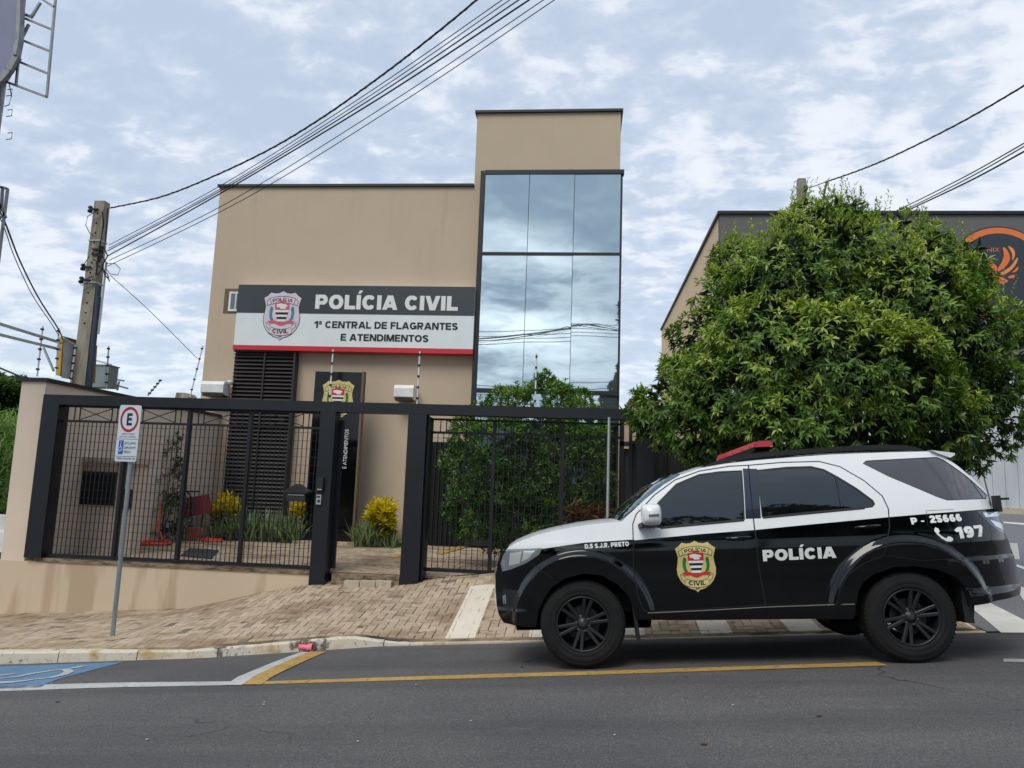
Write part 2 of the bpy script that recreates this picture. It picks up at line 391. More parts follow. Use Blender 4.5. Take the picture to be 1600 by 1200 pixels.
elv = wn('ShaderNodeMapRange', interpolation_type='SMOOTHSTEP'); elv.inputs[1].default_value = .24; elv.inputs[2].default_value = .40; elv.inputs[3].default_value = 1.0; elv.inputs[4].default_value = .35; wl(sep.outputs[2], elv.inputs[0])
clb = wm('MULTIPLY', wm('ADD', wm('MULTIPLY', mr4.outputs[0], .6), wm('MULTIPLY', cl, .4)), elv.outputs[0])
wl(clb, cr2.inputs[0])
mb_ = wn('ShaderNodeMix', data_type='RGBA'); wl(bk.outputs[0], mb_.inputs[0]); wl(mh.outputs[2], mb_.inputs[6]); wl(cr2.outputs[0], mb_.inputs[7])
glm = wm('MULTIPLY', gl, wm('ADD', wm('MULTIPLY', clb, 1.15), .05))
sc_ = wn('ShaderNodeMix', data_type='RGBA', blend_type='ADD'); wl(glm, sc_.inputs[0]); wl(mb_.outputs[2], sc_.inputs[6]); sc_.inputs[7].default_value = (1.0, 1.0, .92, 1)
sb = wn('ShaderNodeBackground'); sb.inputs['Strength'].default_value = .10; wl(sky.outputs[0], sb.inputs[0])
cb = wn('ShaderNodeBackground'); cb.inputs['Strength'].default_value = 1.0; wl(sc_.outputs[2], cb.inputs[0])
mx = wn('ShaderNodeMixShader'); mx.inputs[0].default_value = .88; wl(sb.outputs[0], mx.inputs[1]); wl(cb.outputs[0], mx.inputs[2])
out = wn('ShaderNodeOutputWorld'); wl(mx.outputs[0], out.inputs[0])
sl = bpy.data.lights.new('sun', 'SUN'); sl.energy = 1.5; sl.angle = math.radians(32); sl.color = (1, .95, .86)
so = bpy.data.objects.new('sun', sl); COL.objects.link(so); so.rotation_euler = (-SD).to_track_quat('-Z', 'Y').to_euler(); so.location = SD*50
# ---------------------------------------------------------------- ground heights
YK, YF, YB = 8.7, 11.2, 17.0            # kerb line, fence line, facade line
ZN = [(-60, -3.6), (-7, -.56), (-4, -.30), (0.07, -.015), (2.8, .19), (8, .56), (60, 3.5)]
ZKB = [(-60, -3.8), (-6.9, -.80), (-4.4, -.59), (-2.25, -.34), (.67, -.115), (2.95, .06), (5, .20), (60, 4.0)]
ZKT = [(-60, -3.68), (-6.9, -.655), (-4.5, -.505), (-2.6, -.25), (-2.0, -.29), (.67, -.105), (2.95, .07), (5, .21), (60, 4.0)]
ZF = [(-60, -3.2), (-8.95, -.70), (-5.85, -.46), (-4.85, -.20), (-4.0, .0), (-2.67, .04), (-1.25, .24), (1, .33), (5, .50), (60, 4.6)]
YARD = .16
def zr(X, Y):
    t = max(0, min(1, (Y-6.6)/(YK-6.6))); t = t*t*.1+t*.9
    return interp(X, ZN)*(1-t)+interp(X, ZKB)*t
def zs(X, Y):
    t = max(0, (Y-YK)/(YF-YK)); tt = min(1, t)
    z = interp(X, ZKT)*(1-tt)+interp(X, ZF)*tt
    if t > 1: z += (t-1)*.15
    return z
def ground_hit(px, py, fn, off=0.0):
    d = ray(px, py); lo, hi = 1.0, 60.0
    for _ in range(50):
        m = (lo+hi)/2; p = CAM+d*m
        if p.z > fn(p.x, p.y)+off: lo = m
        else: hi = m
    return CAM+d*lo
# asphalt
s = NT('asphalt'); a = s.noise(1.1, 4); b = s.noise(70, 4, .85); c = s.noise(.35, 2)
col = s.mix(s.g(b, .45, .78), s.mix(a, lin((72, 71, 72)), lin((90, 88, 88))), lin((142, 139, 136)))
col = s.mix(s.g(c, .45, .7), col, s.mix(.5, col, lin((60, 60, 64))))
vo = s.n('ShaderNodeTexVoronoi', feature='DISTANCE_TO_EDGE'); vo.inputs['Scale'].default_value = .42
dn = s.n('ShaderNodeTexNoise'); dn.inputs['Scale'].default_value = 2.5; dn.inputs['Detail'].default_value = 6
mm = s.mix(.35, s.coord(), dn.outputs['Color']); s.l(s.coord(), dn.inputs['Vector']); s.l(mm, vo.inputs['Vector'])
ln = s.noise(1.0, 4, .6, vec=s.coord((.10, 1.5, 1))); col = s.mix(s.math('MULTIPLY', s.g(ln, .46, .66), .45), col, lin((62, 61, 62)))
bg = s.noise(2.6, 5, .7); col = s.mix(s.math('MULTIPLY', s.g(bg, .60, .72), .35), col, lin((112, 108, 104)))
crk = s.math('MULTIPLY', s.g(vo.outputs[0], .0045, .0), s.g(s.noise(.5, 2), .58, .66))
col = s.mix(crk, col, lin((38, 38, 40)))
spots = s.g(s.noise(9, 2, .4), .74, .80); col = s.mix(s.math('MULTIPLY', spots, .6), col, lin((48, 48, 50)))
s.set(col=col, rough=.88, spec=.3); s.bump(s.math('ADD', b, s.math('MULTIPLY', crk, -1.5)), .8, .006)
s = NT('lot_asphalt'); b = s.noise(60, 3, .8); s.set(col=s.mix(s.g(b, .35, .8), lin((104, 105, 110)), lin((140, 140, 142))), rough=.9, spec=.25); s.bump(b, .3, .004)
def sheet(fn, xs, ys, off=0):
    m = MB(); m.grid([[V(x, y, fn(x, y)+off) for x in xs] for y in ys], 0, True); return m
fr = lambda a, b, n: [a+(b-a)*i/n for i in range(n+1)]
XS = fr(-60, -10, 20)[:-1]+fr(-10, 10, 80)[:-1]+fr(10, 60, 20)
struct('road', sheet(zr, XS, fr(-40, 5.5, 30)+fr(5.7, YK, 14)), 'asphalt', fix=False)
s = NT('soil'); s.set(col=s.ramp(s.noise(1.3, 6), [(.3, lin((70, 78, 44))), (.7, lin((112, 112, 66)))]), rough=1); s.bump(s.noise(20, 4), .6, .03)
# land sheet reaching the horizon
m = MB(); far = 1500
def zland(x, y):
    if y < YK-.3: return interp(x, ZN)-.35 if y > -60 else -.8
    return min(interp(x, ZF), 1.0)*.75-.5-.008*max(0, -x-9) if y < 300 else -.6
gx = [-far, -300, -60]+fr(-50, 50, 50)+[60, 300, far]; gy = [-far, -300, -45, -40, 0, YK-.35, YK+.2]+fr(9.5, 60, 24)+[100, 300, far]
m.grid([[V(x, y, zland(max(-60, min(60, x)), y)) for x in gx] for y in gy], 0, True)
struct('ground', m, 'soil', fix=False)
# right-hand lot (driveway of the warehouse)
def zlot(x, y):
    z0 = interp(x, ZKT)
    t = (y-YK)/(24-YK); z1 = 1.28
    return z0*(1-t)+z1*t if t < 1 else z1
m = sheet(zlot, fr(4.35, 40, 40), fr(YK, 24.3, 20), .004)
struct('parking_lot', m, 'lot_asphalt', fix=False)
# ---------------------------------------------------------------- paving of real brick faces
s = NT('pavers')
at_ = s.n('ShaderNodeAttribute'); at_.attribute_name = 'rnd'
c1 = s.ramp(at_.outputs['Fac'], [(0, lin((160, 142, 118))), (.3, lin((176, 158, 137))), (.7, lin((190, 171, 149))), (.95, lin((172, 152, 126))), (1, lin((112, 102, 92)))])
st = s.noise(1.0, 5, .65); c2 = s.mix(s.g(st, .50, .68), c1, s.mix(.55, c1, lin((150, 118, 92)), 'MULTIPLY'))
st2 = s.noise(3.1, 6, .7, vec=s.coord((1, 2.4, 1))); c2 = s.mix(s.math('MULTIPLY', s.g(st2, .56, .66), .85), c2, lin((100, 82, 66)))
st3 = s.noise(.62, 5, .6, vec=s.coord((.7, 1.6, 1))); c2 = s.mix(s.math('MULTIPLY', s.g(st3, .54, .64), .5), c2, lin((124, 98, 76)))
grain = s.noise(55, 4, .7); c2 = s.mix(s.g(grain, .62, .8), c2, s.mix(.5, c2, lin((90, 80, 70))))
# painted diagonal stripes of the vehicle crossing
oc = s.n('ShaderNodeTexCoord'); sp = s.n('ShaderNodeSeparateXYZ'); s.l(oc.outputs['Object'], sp.inputs[0])
u_ = s.math('DIVIDE', s.math('ADD', sp.outputs[0], 1.52), .965)
inx = s.math('LESS_THAN', s.math('FRACT', u_), .355)
wear = s.g(s.noise(14, 5, .7), .72, .62)
msk = s.math('MULTIPLY', s.math('MULTIPLY', inx, wear), s.math('MULTIPLY', s.math('GREATER_THAN', sp.outputs[0], -1.6), s.math('MULTIPLY', s.math('LESS_THAN', sp.outputs[1], 10.75), s.math('LESS_THAN', sp.outputs[0], 4.35))))
c3 = s.mix(s.math('MULTIPLY', msk, .93), c2, s.mix(s.g(st, .3, .7), lin((232, 224, 208)), lin((212, 200, 182))))
s.set(col=c3, rough=.9, spec=.25); s.bump(grain, .4, .004)
s = NT('joint_sand'); j = s.noise(2.2, 5, .65); s.set(col=s.ramp(j, [(.36, lin((62, 52, 42))), (.5, lin((120, 102, 80))), (.62, lin((156, 136, 110))), (.78, lin((84, 88, 50)))]), rough=1); s.bump(s.noise(70, 3), .5, .01)
s = NT('concrete'); a = s.noise(2.2, 6, .65); b = s.noise(30, 4, .7)
s.set(col=s.mix(s.g(b, .55, .8), s.ramp(a, [(.3, lin((168, 152, 130))), (.55, lin((196, 184, 164))), (.72, lin((120, 108, 92)))]), lin((110, 96, 80))), rough=.9, spec=.25); s.bump(b, .4, .005)
s = NT('kerb_paint'); a = s.noise(2.0, 6, .72); b = s.noise(16, 5, .7)
s.set(col=s.mix(s.g(b, .60, .72), s.ramp(a, [(.36, lin((178, 150, 110))), (.46, lin((208, 198, 180))), (.56, lin((200, 194, 180))), (.62, lin((104, 94, 84)))]), lin((150, 84, 60))), rough=.85, spec=.25); s.bump(b, .5, .006)

def herring(name, x0, x1, y0, y1, hf, keep=lambda x, y: True, seed=1, kindof='structure'):
    rnd = random.Random(seed); W, L = .105, .21; g = .0045
    vs = []; fs = []; col = []
    n0, n1 = int(x0/W)-4, int(x1/W)+4; m0, m1 = int(y0/W)-4, int(y1/W)+4
    for i in range(n0, n1):
        for j in range(m0, m1):
            c = (i-j) % 4; g = .001+(.0018+.0048*((i*7919+j*104729) % 97/97)**2)*sstep(-6.0, -3.2, i*W)*(1 if hf is zs else .6)
            if c == 0: a, b, d, e = i*W, j*W, L, W
            elif c == 3: a, b, d, e = i*W, j*W, W, L
            else: continue
            cx_, cy_ = a+d/2, b+e/2
            if a+d-g < x0+.02 or a+g > x1-.02 or b+e-g < y0+.015 or b+g > y1-.015 or not keep(cx_, cy_): continue
            A, B, D, E = max(a+g, x0), max(b+g, y0), min(a+d-g, x1), min(b+e-g, y1)
            rz = rnd.uniform(-.003, .003)+.006*(noise.noise(V(cx_*1.3, cy_*1.3, 0))); tx, ty = rnd.uniform(-.012, .012), rnd.uniform(-.012, .012); r = rnd.random()
            c_ = .003; k = len(vs)
            if -1.6 < cx_ < 4.3 and ((cx_+1.52)/.965) % 1 < .37 and hf is zs and abs(tx) < .02: A -= g+.001; B -= g+.001; D += g+.001; E += g+.001; c_ = .001
            for (X, Y) in ((A+c_, B+c_), (D-c_, B+c_), (D-c_, E-c_), (A+c_, E-c_)):
                vs.append((X, Y, hf(X, Y)+rz+(X-cx_)*tx+(Y-cy_)*ty))
            for (X, Y) in ((A, B), (D, B), (D, E), (A, E)):
                vs.append((X, Y, hf(X, Y)+rz-.006+(X-cx_)*tx+(Y-cy_)*ty))
            for (X, Y) in ((A, B), (D, B), (D, E), (A, E)):
                vs.append((X, Y, hf(X, Y)-.035))
            fs.append((k, k+1, k+2, k+3))
            for q in range(4):
                q2 = (q+1) % 4
                fs.append((k+q, k+4+q, k+4+q2, k+q2)); fs.append((k+4+q, k+8+q, k+8+q2, k+4+q2))
            col += [r]*12
    me = bpy.data.meshes.new(name); me.from_pydata(vs, [], fs); me.materials.append(MATS['pavers'])
    at2 = me.attributes.new('rnd', 'FLOAT', 'POINT'); at2.data.foreach_set('value', col)
    o = bpy.data.objects.new(name, me); COL.objects.link(o); return tag(o, kind=kindof)
herring('pavement', -12, 4.3, YK+.13, YF+.12, zs)
struct('pavement_bed', sheet(lambda x, y: zs(x, y)-.007, fr(-14, 4.34, 90), fr(YK+.02, YF+.3, 10)), 'joint_sand', fix=False)
def zy(x, y): return YARD+.06*sstep(-1.6, .5, x)*sstep(14, 11.4, y)+ (.14*sstep(-1.2, 4, x))*sstep(16, 11.2, y)
herring('yard_paving', -8.55, 4.4, YF+.14, YB+.2, zy, seed=5)
struct('yard_bed', sheet(lambda x, y: zy(x, y)-.007, fr(-8.58, 4.6, 40), fr(YF+.13, YB+2, 20)), 'joint_sand', fix=False)
# kerb: separate stones at the left, flush concrete edging at the crossing
kb = MB()
def kerbpiece(xa, xb, wob):
    n = max(2, int((xb-xa)/.12)); P = [[], [], [], []]
    for i in range(n+1):
        x = xa+(xb-xa)*i/n
        e_ = .004*noise.noise(V(x*7, wob, 0))
        zt = interp(x, ZKT); zb = interp(x, ZKB)-.1
        rr = min(.022, max(.002, (zt-zb-.1)*.3))
        P[0].append(V(x, YK-.02+e_, zb)); P[1].append(V(x, YK+e_, zt-rr)); P[2].append(V(x, YK+rr+e_, zt+e_)); P[3].append(V(x, YK+.135, zt+.002))
    kb.grid(P, 0, False)
    for idx in (0, -1):
        q = [P[k][idx] for k in range(4)]; kb.add(q+[q[3]-V(0, 0, .2)], [(0, 1, 2, 3, 4)], 0)
xk = -12.0; r_ = random.Random(3)
while xk < -1.9:
    L_ = .98; kerbpiece(xk, min(xk+L_-.012, -1.75), xk); xk += L_
struct('kerb', kb, 'kerb_paint')
kb = MB(); kerbpiece(-1.75, 4.34, 2); struct('kerb_edging', kb, 'concrete')
# ---------------------------------------------------------------- road paint
def paint_mat(name, rgb, wear=.62):
    s = NT(name); a = s.noise(26, 5, .75); b = s.noise(3, 3)
    base = s.mix(s.g(b, .35, .65), lin(rgb), tuple(v*.82 for v in lin(rgb)))
    s.set(col=s.mix(s.g(a, wear, wear+.06), base, lin((84, 84, 86))), rough=.7, spec=.3); s.bump(s.noise(90, 3), .3, .003)
paint_mat('white_road_paint', (190, 190, 188), .58); paint_mat('yellow_road_paint', (186, 150, 82), .56); paint_mat('blue_road_paint', (98, 136, 168), .57)
paint_mat('lot_white_paint', (224, 222, 214), .64); paint_mat('worn_white_paint', (170, 170, 168), .52)
def drape(poly, fn, off, step=.25):
    """poly: XY polygon as quad strips [(left),(right)...] -> grid over the ground"""
    (a, b, c, d) = [Vector((p[0], p[1])) for p in poly]
    n = max(1, int(max((b-a).length, (c-d).length)/step)); k = max(1, int(max((d-a).length, (c-b).length)/step))
    m = MB(); rows = []
    for j in range(k+1):
        t = j/k; A, B = a.lerp(d, t), b.lerp(c, t)
        rows.append([V(*(A.lerp(B, i/n)), 0) for i in range(n+1)])
    for r in rows:
        for v in r: v.z = fn(v.x, v.y)+off
    m.grid(rows, 0, True); return m
def hit(px, py, off=.004): return ground_hit(px, py, zr, off)
def roadline(name, quad, mt, off=.004):
    struct(name, drape([hit(*p) for p in quad], zr, off), mt, fix=False)
roadline('white_line', [(-300, 1091), (352, 1070.5), (368, 1064.5), (-300, 1080)], 'white_road_paint')
roadline('white_line', [(352, 1070.5), (378, 1070.5), (490, 1019), (470, 1019)], 'white_road_paint', .006)
roadline('yellow_line', [(378, 1070), (408, 1070), (510, 1018.5), (484, 1018.5)], 'yellow_road_paint', .008)
roadline('yellow_line', [(392, 1069.5), (1388, 1039.5), (1370, 1034), (412, 1064.5)], 'yellow_road_paint')
roadline('white_line', [(1568, 1034), (1700, 1036), (1700, 1031), (1568, 1029)], 'worn_white_paint')
# blue accessible-bay patch with its white symbol
bq = [hit(*p) for p in ((-120, 1080), (62, 1074), (196, 1034), (-120, 1044))]
struct('blue_bay_paint', drape(bq, zr, .004, .2), 'blue_road_paint', fix=False)
def stroke(pts, wd, mt, name, off=.009):
    P = [hit(*p) for p in pts]; m = MB(); rows = [[], []]
    for i, p in enumerate(P):
        t = (P[min(i+1, len(P)-1)]-P[max(i-1, 0)]); n_ = V(-t.y, t.x, 0).normalized()
        for k, s_ in ((0, -.5), (1, .5)):
            q = p+n_*wd*s_; q.z = zr(q.x, q.y)+off; rows[k].append(q)
    m.grid(rows, 0, True); return m
m = MB()
for pts in (((-60, 1062), (0, 1061), (25, 1058), (50, 1053), (80, 1048.5), (110, 1045), (131, 1041)), ((92, 1046.5), (104, 1047), (108, 1050), (98, 1055), (78, 1059.5), (54, 1062)), ((52, 1062.5), (20, 1066), (-60, 1070)), ((-40, 1060), (0, 1056), (28, 1052.5))):
    q = stroke(pts, .085, None, ''); m.add(q.v, q.f, 0, True)
struct('wheelchair_symbol_paint', m, 'white_road_paint', fix=False)
# lot stripes
def lotline(name, quad):
    P = [ground_hit(px, py, zlot, .008) for px, py in quad]
    struct(name, drape(P, zlot, .010, .3), 'lot_white_paint', fix=False)
lotline('lot_stripe', [(1564, 988.5), (1640, 989), (1545, 941), (1512, 945)])
lotline('lot_stripe', [(1600, 939), (1690, 985), (1640, 935), (1582, 911)])
lotline('lot_stripe', [(1585, 884), (1640, 906), (1640, 901), (1590, 882)])
lotline('lot_stripe', [(1565, 817), (1640, 824), (1640, 820), (1565, 815)])
# yellow bay lines in the yard
for q in (((618, 872), (640, 864), (632, 863), (610, 870)), ((690, 866), (742, 851), (733, 849), (680, 864))):
    P = [ground_hit(px, py, zy, .01) for px, py in q]; struct('yard_line', drape(P, zy, .012), 'yellow_road_paint', fix=False)
# drain grate / manhole in the yard, grate on the pavement
m = MB(); P = [ground_hit(px, py, zy, .01) for px, py in ((282, 868), (330, 873), (342, 860), (296, 857))]
m.prism([(p.x, p.y) for p in P], lambda u, v, w_: V(u, v, zy(u, v)+w_), .0, .02)
simple('iron', (58, 60, 64), .6, .3); single('manhole_cover', m, 'iron', 'dark iron manhole cover in the yard paving behind the left fence', 'manhole cover')
# ---------------------------------------------------------------- station building
def wallmat(name, rgb, streak=.5):
    s = NT(name); c = lin(rgb); a = s.noise(.7, 5, .6); b = s.noise(140, 2, .8); st = s.noise(1.3, 5, .6, vec=s.coord((3, 3, .25)))
    col = s.mix(s.g(a, .3, .7), tuple(v*.95 for v in c), tuple(v*1.04 for v in c))
    col = s.mix(s.math('MULTIPLY', s.g(st, .62, .78), streak), col, tuple(v*.72 for v in c))
    if name == 'beige_render':      # rain runs below the copings, splash dirt at the foot
        tz = s.n('ShaderNodeTexCoord'); sz = s.n('ShaderNodeSeparateXYZ'); s.l(tz.outputs['Object'], sz.inputs[0])
        rn = s.noise(1.0, 4, .6, vec=s.coord((5, 5, .15)))
        for top in (8.5, 10.38):
            gz = s.math('MULTIPLY', s.g(sz.outputs[2], top-1.3, top), s.math('LESS_THAN', sz.outputs[2], top+.1))
            col = s.mix(s.math('MULTIPLY', s.math('MULTIPLY', gz, s.g(rn, .48, .66)), .09), col, tuple(v*.62 for v in c))
        gz = s.g(s.math('ADD', sz.outputs[2], s.math('MULTIPLY', rn, .6)), .75, .2); col = s.mix(s.math('MULTIPLY', gz, .45), col, lin((128, 104, 84)))
    s.set(col=col, rough=.92, spec=.2); s.bump(b, .35, .003)
wallmat('beige_render', (196, 177, 155), .4); wallmat('beige_wall', (220, 202, 184), .55); wallmat('warm_render', (222, 196, 166), .3); wallmat('grey_render', (108, 107, 106), .3)
# stained low wall
s = NT('stained_wall'); c = lin((212, 192, 166)); a = s.noise(.8, 5, .6); b = s.noise(120, 2, .8)
st = s.noise(.9, 5, .55, vec=s.coord((1.6, 1.6, .22))); tcn = s.n('ShaderNodeTexCoord'); sp = s.n('ShaderNodeSeparateXYZ'); s.l(tcn.outputs['Object'], sp.inputs[0])
loc = s.math('MULTIPLY', s.g(sp.outputs[0], -8.1, -7.8), s.g(sp.outputs[0], -6.2, -6.9))
edge = s.g(st, .52, .58); m_ = s.math('MULTIPLY', s.math('MAXIMUM', s.math('MULTIPLY', loc, s.g(st, .30, .40)), s.math('MULTIPLY', edge, .5)), .8)
col = s.mix(m_, s.mix(a, tuple(v*.9 for v in c), c), lin((150, 118, 84)))
foot = s.g(s.math('ADD', sp.outputs[2], s.math('MULTIPLY', st, .25)), -.42, -.60); col = s.mix(s.math('MULTIPLY', foot, .35), col, lin((126, 100, 74)))
s.set(col=col, rough=.9, spec=.2); s.bump(b, .35, .003)
simple('dark_trim', (34, 34, 36), .5); simple('black_steel', (22, 24, 31), .42, .0, .15, 3, .1, 0, .5); simple('dark_louvre', (52, 48, 48), .45, .2)
simple('white_metal', (222, 222, 220), .4); simple('steel_grey', (150, 158, 162), .4, .6); simple('aluminium', (190, 192, 192), .35, .5)
simple('inside_dark', (14, 14, 16), .9); simple('brown_reveal', (112, 92, 76), .8)
def glass(name, tint, rough=.02, wav=.05, spec=1.0):
    s = NT(name); s.set(col=tint, metal=.9, rough=rough); s.bump(s.noise(.9, 2, .4), wav, .02); return s
glass('mirror_glass', (.53, .61, .67), .015, .03)
glass('ground_glass', (.07, .08, .09), .05, .04)
s = NT('plain_glass'); s.set(col=lin((120, 130, 136)), metal=.5, rough=.05)
B = Thing('police_station', 'beige two-storey police station with a taller glazed stair tower', 'building', (-4, YB+5, YARD))
yb = YB; D = 14
xl, xm, xr = -9.12, -2.73, .75
H1, H2 = 8.67, 10.54
m = MB()
m.prism([(xl, -.9), (xm, -.9), (xm, H1), (xl, H1)], lambda u, v, w_: V(u, w_, v), yb, yb+D)
# small window opening is cut by surrounding frame; keep wall whole
B.part('wall', m, 'beige_render')
m = MB(); m.prism([(xm, -.9), (xr, -.9), (xr, H2), (xm, H2)], lambda u, v, w_: V(u, w_, v), yb-.004, yb+6)
tw = B.part('tower_wall', m, 'beige_render')
m = MB(); m.box((xl-.05, yb-.06, H1), (xm-.004, yb+D, H1+.06)); B.part('roof_coping', m, 'dark_trim')
m = MB(); m.box((xm-.05, yb-.07, H2), (xr+.05, yb+6.05, H2+.06)); B.part('roof_coping', m, 'dark_trim')
# stair tower curtain wall
gx0, gx1, gz1, gzm, gz0 = -2.5, .78, 8.94, 6.95, 3.70
yg = yb-.14
fr_m = MB()
fr_m.box((gx0-.06, yg-.03, YARD-.1), (gx0+.05, yb, gz1+.06))
fr_m.box((gx0+.052, yg-.045, gz1-.03), (gx1+.06, yb, gz1+.07))
fr_m.box((gx0+.052, yg-.04, gzm-.035), (gx1+.02, yg+.03, gzm+.035))
fr_m.box((gx0+.052, yg-.04, gz0-.05), (gx1+.02, yg+.03, gz0+.05))
fr_m.box((gx1-.01, yg+.0, YARD), (gx1+.03, yb, gz1-.032))
win = B.part('curtain_wall', fr_m, 'dark_trim')
xs_ = [gx0+.055, gx0+.055+1.06, gx0+.055+2.13, gx1-.012]
for (za, zb, mt) in ((gzm+.037, gz1-.032, 'mirror_glass'), (gz0+.052, gzm-.037, 'mirror_glass'), (3.02, gz0-.052, 'mirror_glass')):
    for k in range(3):
        a, b = xs_[k]+.006, xs_[k+1]-.006; m = MB(); ti = random.uniform(-.006, .006); tj = random.uniform(-.006, .006)
        n_ = 6; yf = lambda u, v: yg-.008+ti*(u-a)+tj*(v-za)+.0012*math.sin(3*u+v)*math.sin(2.1*v+k)
        m.grid([[V(a+(b-a)*i/n_, yf(a+(b-a)*i/n_, za+(zb-za)*j/n_), za+(zb-za)*j/n_) for i in range(n_+1)] for j in range(n_+1)])
        B.part('pane', m, mt, win, fix=False)
m = MB(); m.box((gx0+.055, yg+.0, YARD), (gx1-.012, yg+.02, gz1)); B.part('glazing_backing', m, 'inside_dark')
for k in range(3):
    m = MB(); m.box((xs_[k]+.02, yg-.02, YARD+.05), (xs_[k+1]-.02, yg-.012, 2.95)); B.part('entrance_glass', m, 'ground_glass')
m = MB(); m.box((gx0+.052, yg-.04, 2.955), (gx1, yg+.01, 3.015)); B.part('transom', m, 'dark_trim')
# dark grated opening left of the tower
p = at(664, 690, yb); q = at(740, 690, yb)
m = MB(); m.box((p.x, yb-.05, YARD), (gx0-.07, yb-.004, p.z))
gd_ = B.part('doorway', m, 'inside_dark')
m = MB(); x = p.x+.04
while x < gx0-.09: m.box((x, yb-.09, YARD), (x+.025, yb-.055, p.z-.02)); x += .11
B.part('grille', m, 'black_steel', gd_)
# louvred shutter box
a = at(366, 546, yb-.2); b = at(463, 549, yb-.2); lb = at(345, 838, yb-.2); 
lx0, lx1 = a.x, b.x; lz0, lz1 = YARD+.32, a.z
m = MB(); m.box((lx0, yb-.10, lz0), (lx1, yb-.004, lz1)); sh = B.part('louvre_screen', m, 'dark_louvre')
m = MB(); z = lz0+.05; i = 0
while z < lz1-.06:
    M = Matrix.Translation((0, yb-.15, z)) @ Matrix.Rotation(math.radians(48), 4, 'X')
    m.box((lx0+.02, -.055, -.006), (lx1-.05, .055, .006), 0, M); z += .092
B.part('slats', m, 'dark_louvre', sh)
m = MB(); m.box((lx1-.05, yb-.22, lz0), (lx1, yb-.102, lz1)); m.box((lx0, yb-.22, lz1-.05), (lx1-.052, yb-.102, lz1)); m.box(((lx0+lx1)/2-.02, yb-.20, lz0), ((lx0+lx1)/2+.02, yb-.195, lz1-.05)); B.part('louvre_frame', m, 'dark_louvre', sh)
m = MB(); z = lz0+.08
while z < lz1-.06: m.box((lx0-.012, yb-.19, z), (lx0+.018, yb-.11, z+.03)); z += .092
m.box((lx0-.004, yb-.116, lz0+.05), (lx0-.001, yb-.10, lz1-.06)); B.part('slat_ends', m, 'aluminium', sh)
# small window beside the sign
a = at(352, 451, yb); b = at(384, 490, yb)
m = MB(); m.box((a.x, yb-.008, b.z), (b.x, yb-.004, a.z))
sw = B.part('window', m, 'brown_reveal')
m = MB(); x0, z0, x1, z1 = a.x+.13, b.z+.05, b.x, a.z-.08
m.box((x0, yb-.03, z0), (x0+.05, yb-.009, z1)); m.box((x0+.051, yb-.03, z0), (x1, yb-.009, z0+.05)); m.box((x0+.051, yb-.03, z1-.05), (x1, yb-.009, z1)); m.box((x0+.16, yb-.03, z0+.051), (x0+.19, yb-.009, z1-.051))
B.part('frame', m, 'white_metal', sw)
m = MB(); m.box((x0+.052, yb-.014, z0+.052), (x1, yb-.010, z1-.052)); B.part('pane', m, 'plain_glass', sw)
# conduit strip and eaves between louvre and wall
# ---------------------------------------------------------------- fascia sign
ys_ = YB-.26
A, Bq, C_, D_ = at(373, 443, ys_), at(742, 450, ys_), at(739, 554, ys_), at(365, 545.5, ys_)
sx0, sx1 = (A.x+D_.x)/2, (Bq.x+C_.x)/2; sz1 = (A.z+Bq.z)/2; sz0 = (C_.z+D_.z)/2
simple('sign_dark', (62, 66, 72), .35, var=.05, scale=2); simple('sign_white', (226, 232, 234), .3, var=.04, scale=2); simple('sign_red', (200, 48, 58), .35, var=.05)
FS = Thing('facade_sign', 'wide black and white police sign board with red lower edge on the facade', 'sign', (sx0, ys_, sz0))
Hs = sz1-sz0; zr1 = sz0+Hs*.072; zb1 = sz0+Hs*.565
m = MB(); m.box((sx0, ys_, zr1), (sx1, YB-.006, sz1)); FS.part('board', m, 'sign_white')
m = MB(); m.box((sx0-.002, ys_-.004, zb1), (sx1+.002, ys_-.001, sz1)); FS.part('dark_band', m, 'sign_dark')
m = MB(); m.box((sx0-.004, ys_-.02, sz0), (sx1+.004, YB-.006, zr1-.002)); FS.part('red_edge', m, 'sign_red')
fn = lambda u, v, w_: V(u, ys_-.006-w_, v)
def sgn(px, py): q = at(px, py, ys_-.006); return q.x, q.z
m = MB(); u0, v0 = sgn(492, 482); u1, _ = sgn(715, 486.5); _, v1 = sgn(600, 461.5); _, vb = sgn(600, 484)
put_text(m, 'POLÍCIA CIVIL', fn, u0, vb, u1, v1-vb, 0, .055); 
FS.part('lettering', m, 'ink_white', fix=False)
m = MB(); u0, _ = sgn(490, 513); u1, _ = sgn(715, 516); _, vb = sgn(600, 513.8); _, v1 = sgn(600, 503)
put_text(m, '1ª CENTRAL DE FLAGRANTES', fn, u0, vb, u1, v1-vb, 0, .03); FS.part('lettering', m, 'ink_black', fix=False); m = MB()
u0, _ = sgn(532, 530); u1, _ = sgn(669, 535); _, vb = sgn(600, 533.3); _, v1 = sgn(600, 522.5)
put_text(m, 'E ATENDIMENTOS', fn, u0, vb, u1, v1-vb, 0, .03, 0.0, 1.05)
FS.part('lettering', m, 'ink_black', fix=False)
u0, v0 = sgn(411, 492); u1, v1 = sgn(469.5, 492); _, vt = sgn(440, 455); _, vb = sgn(440, 531)
m = MB(); cu, cv = (u0+u1)/2, (vt+vb)/2; su, sv = (u1-u0)/.8, vt-vb
emblem(m, lambda u, v, w_: V(cu+u*su, ys_-.006-w_, cv+v*sv), .0012)
FS.part('emblem', m, ['emblem_pale', 'ink_black', 'emblem_rose', 'ink_white', 'emblem_blue', 'emblem_palebanner'], fix=False)
# seams of the sheeting
m = MB(); q = at(444, 500, ys_); m.box((q.x-.003, ys_-.005, zb1+.0), (q.x+.003, ys_-.0045, sz1)); FS.part('panel_joint', m, 'dark_trim')
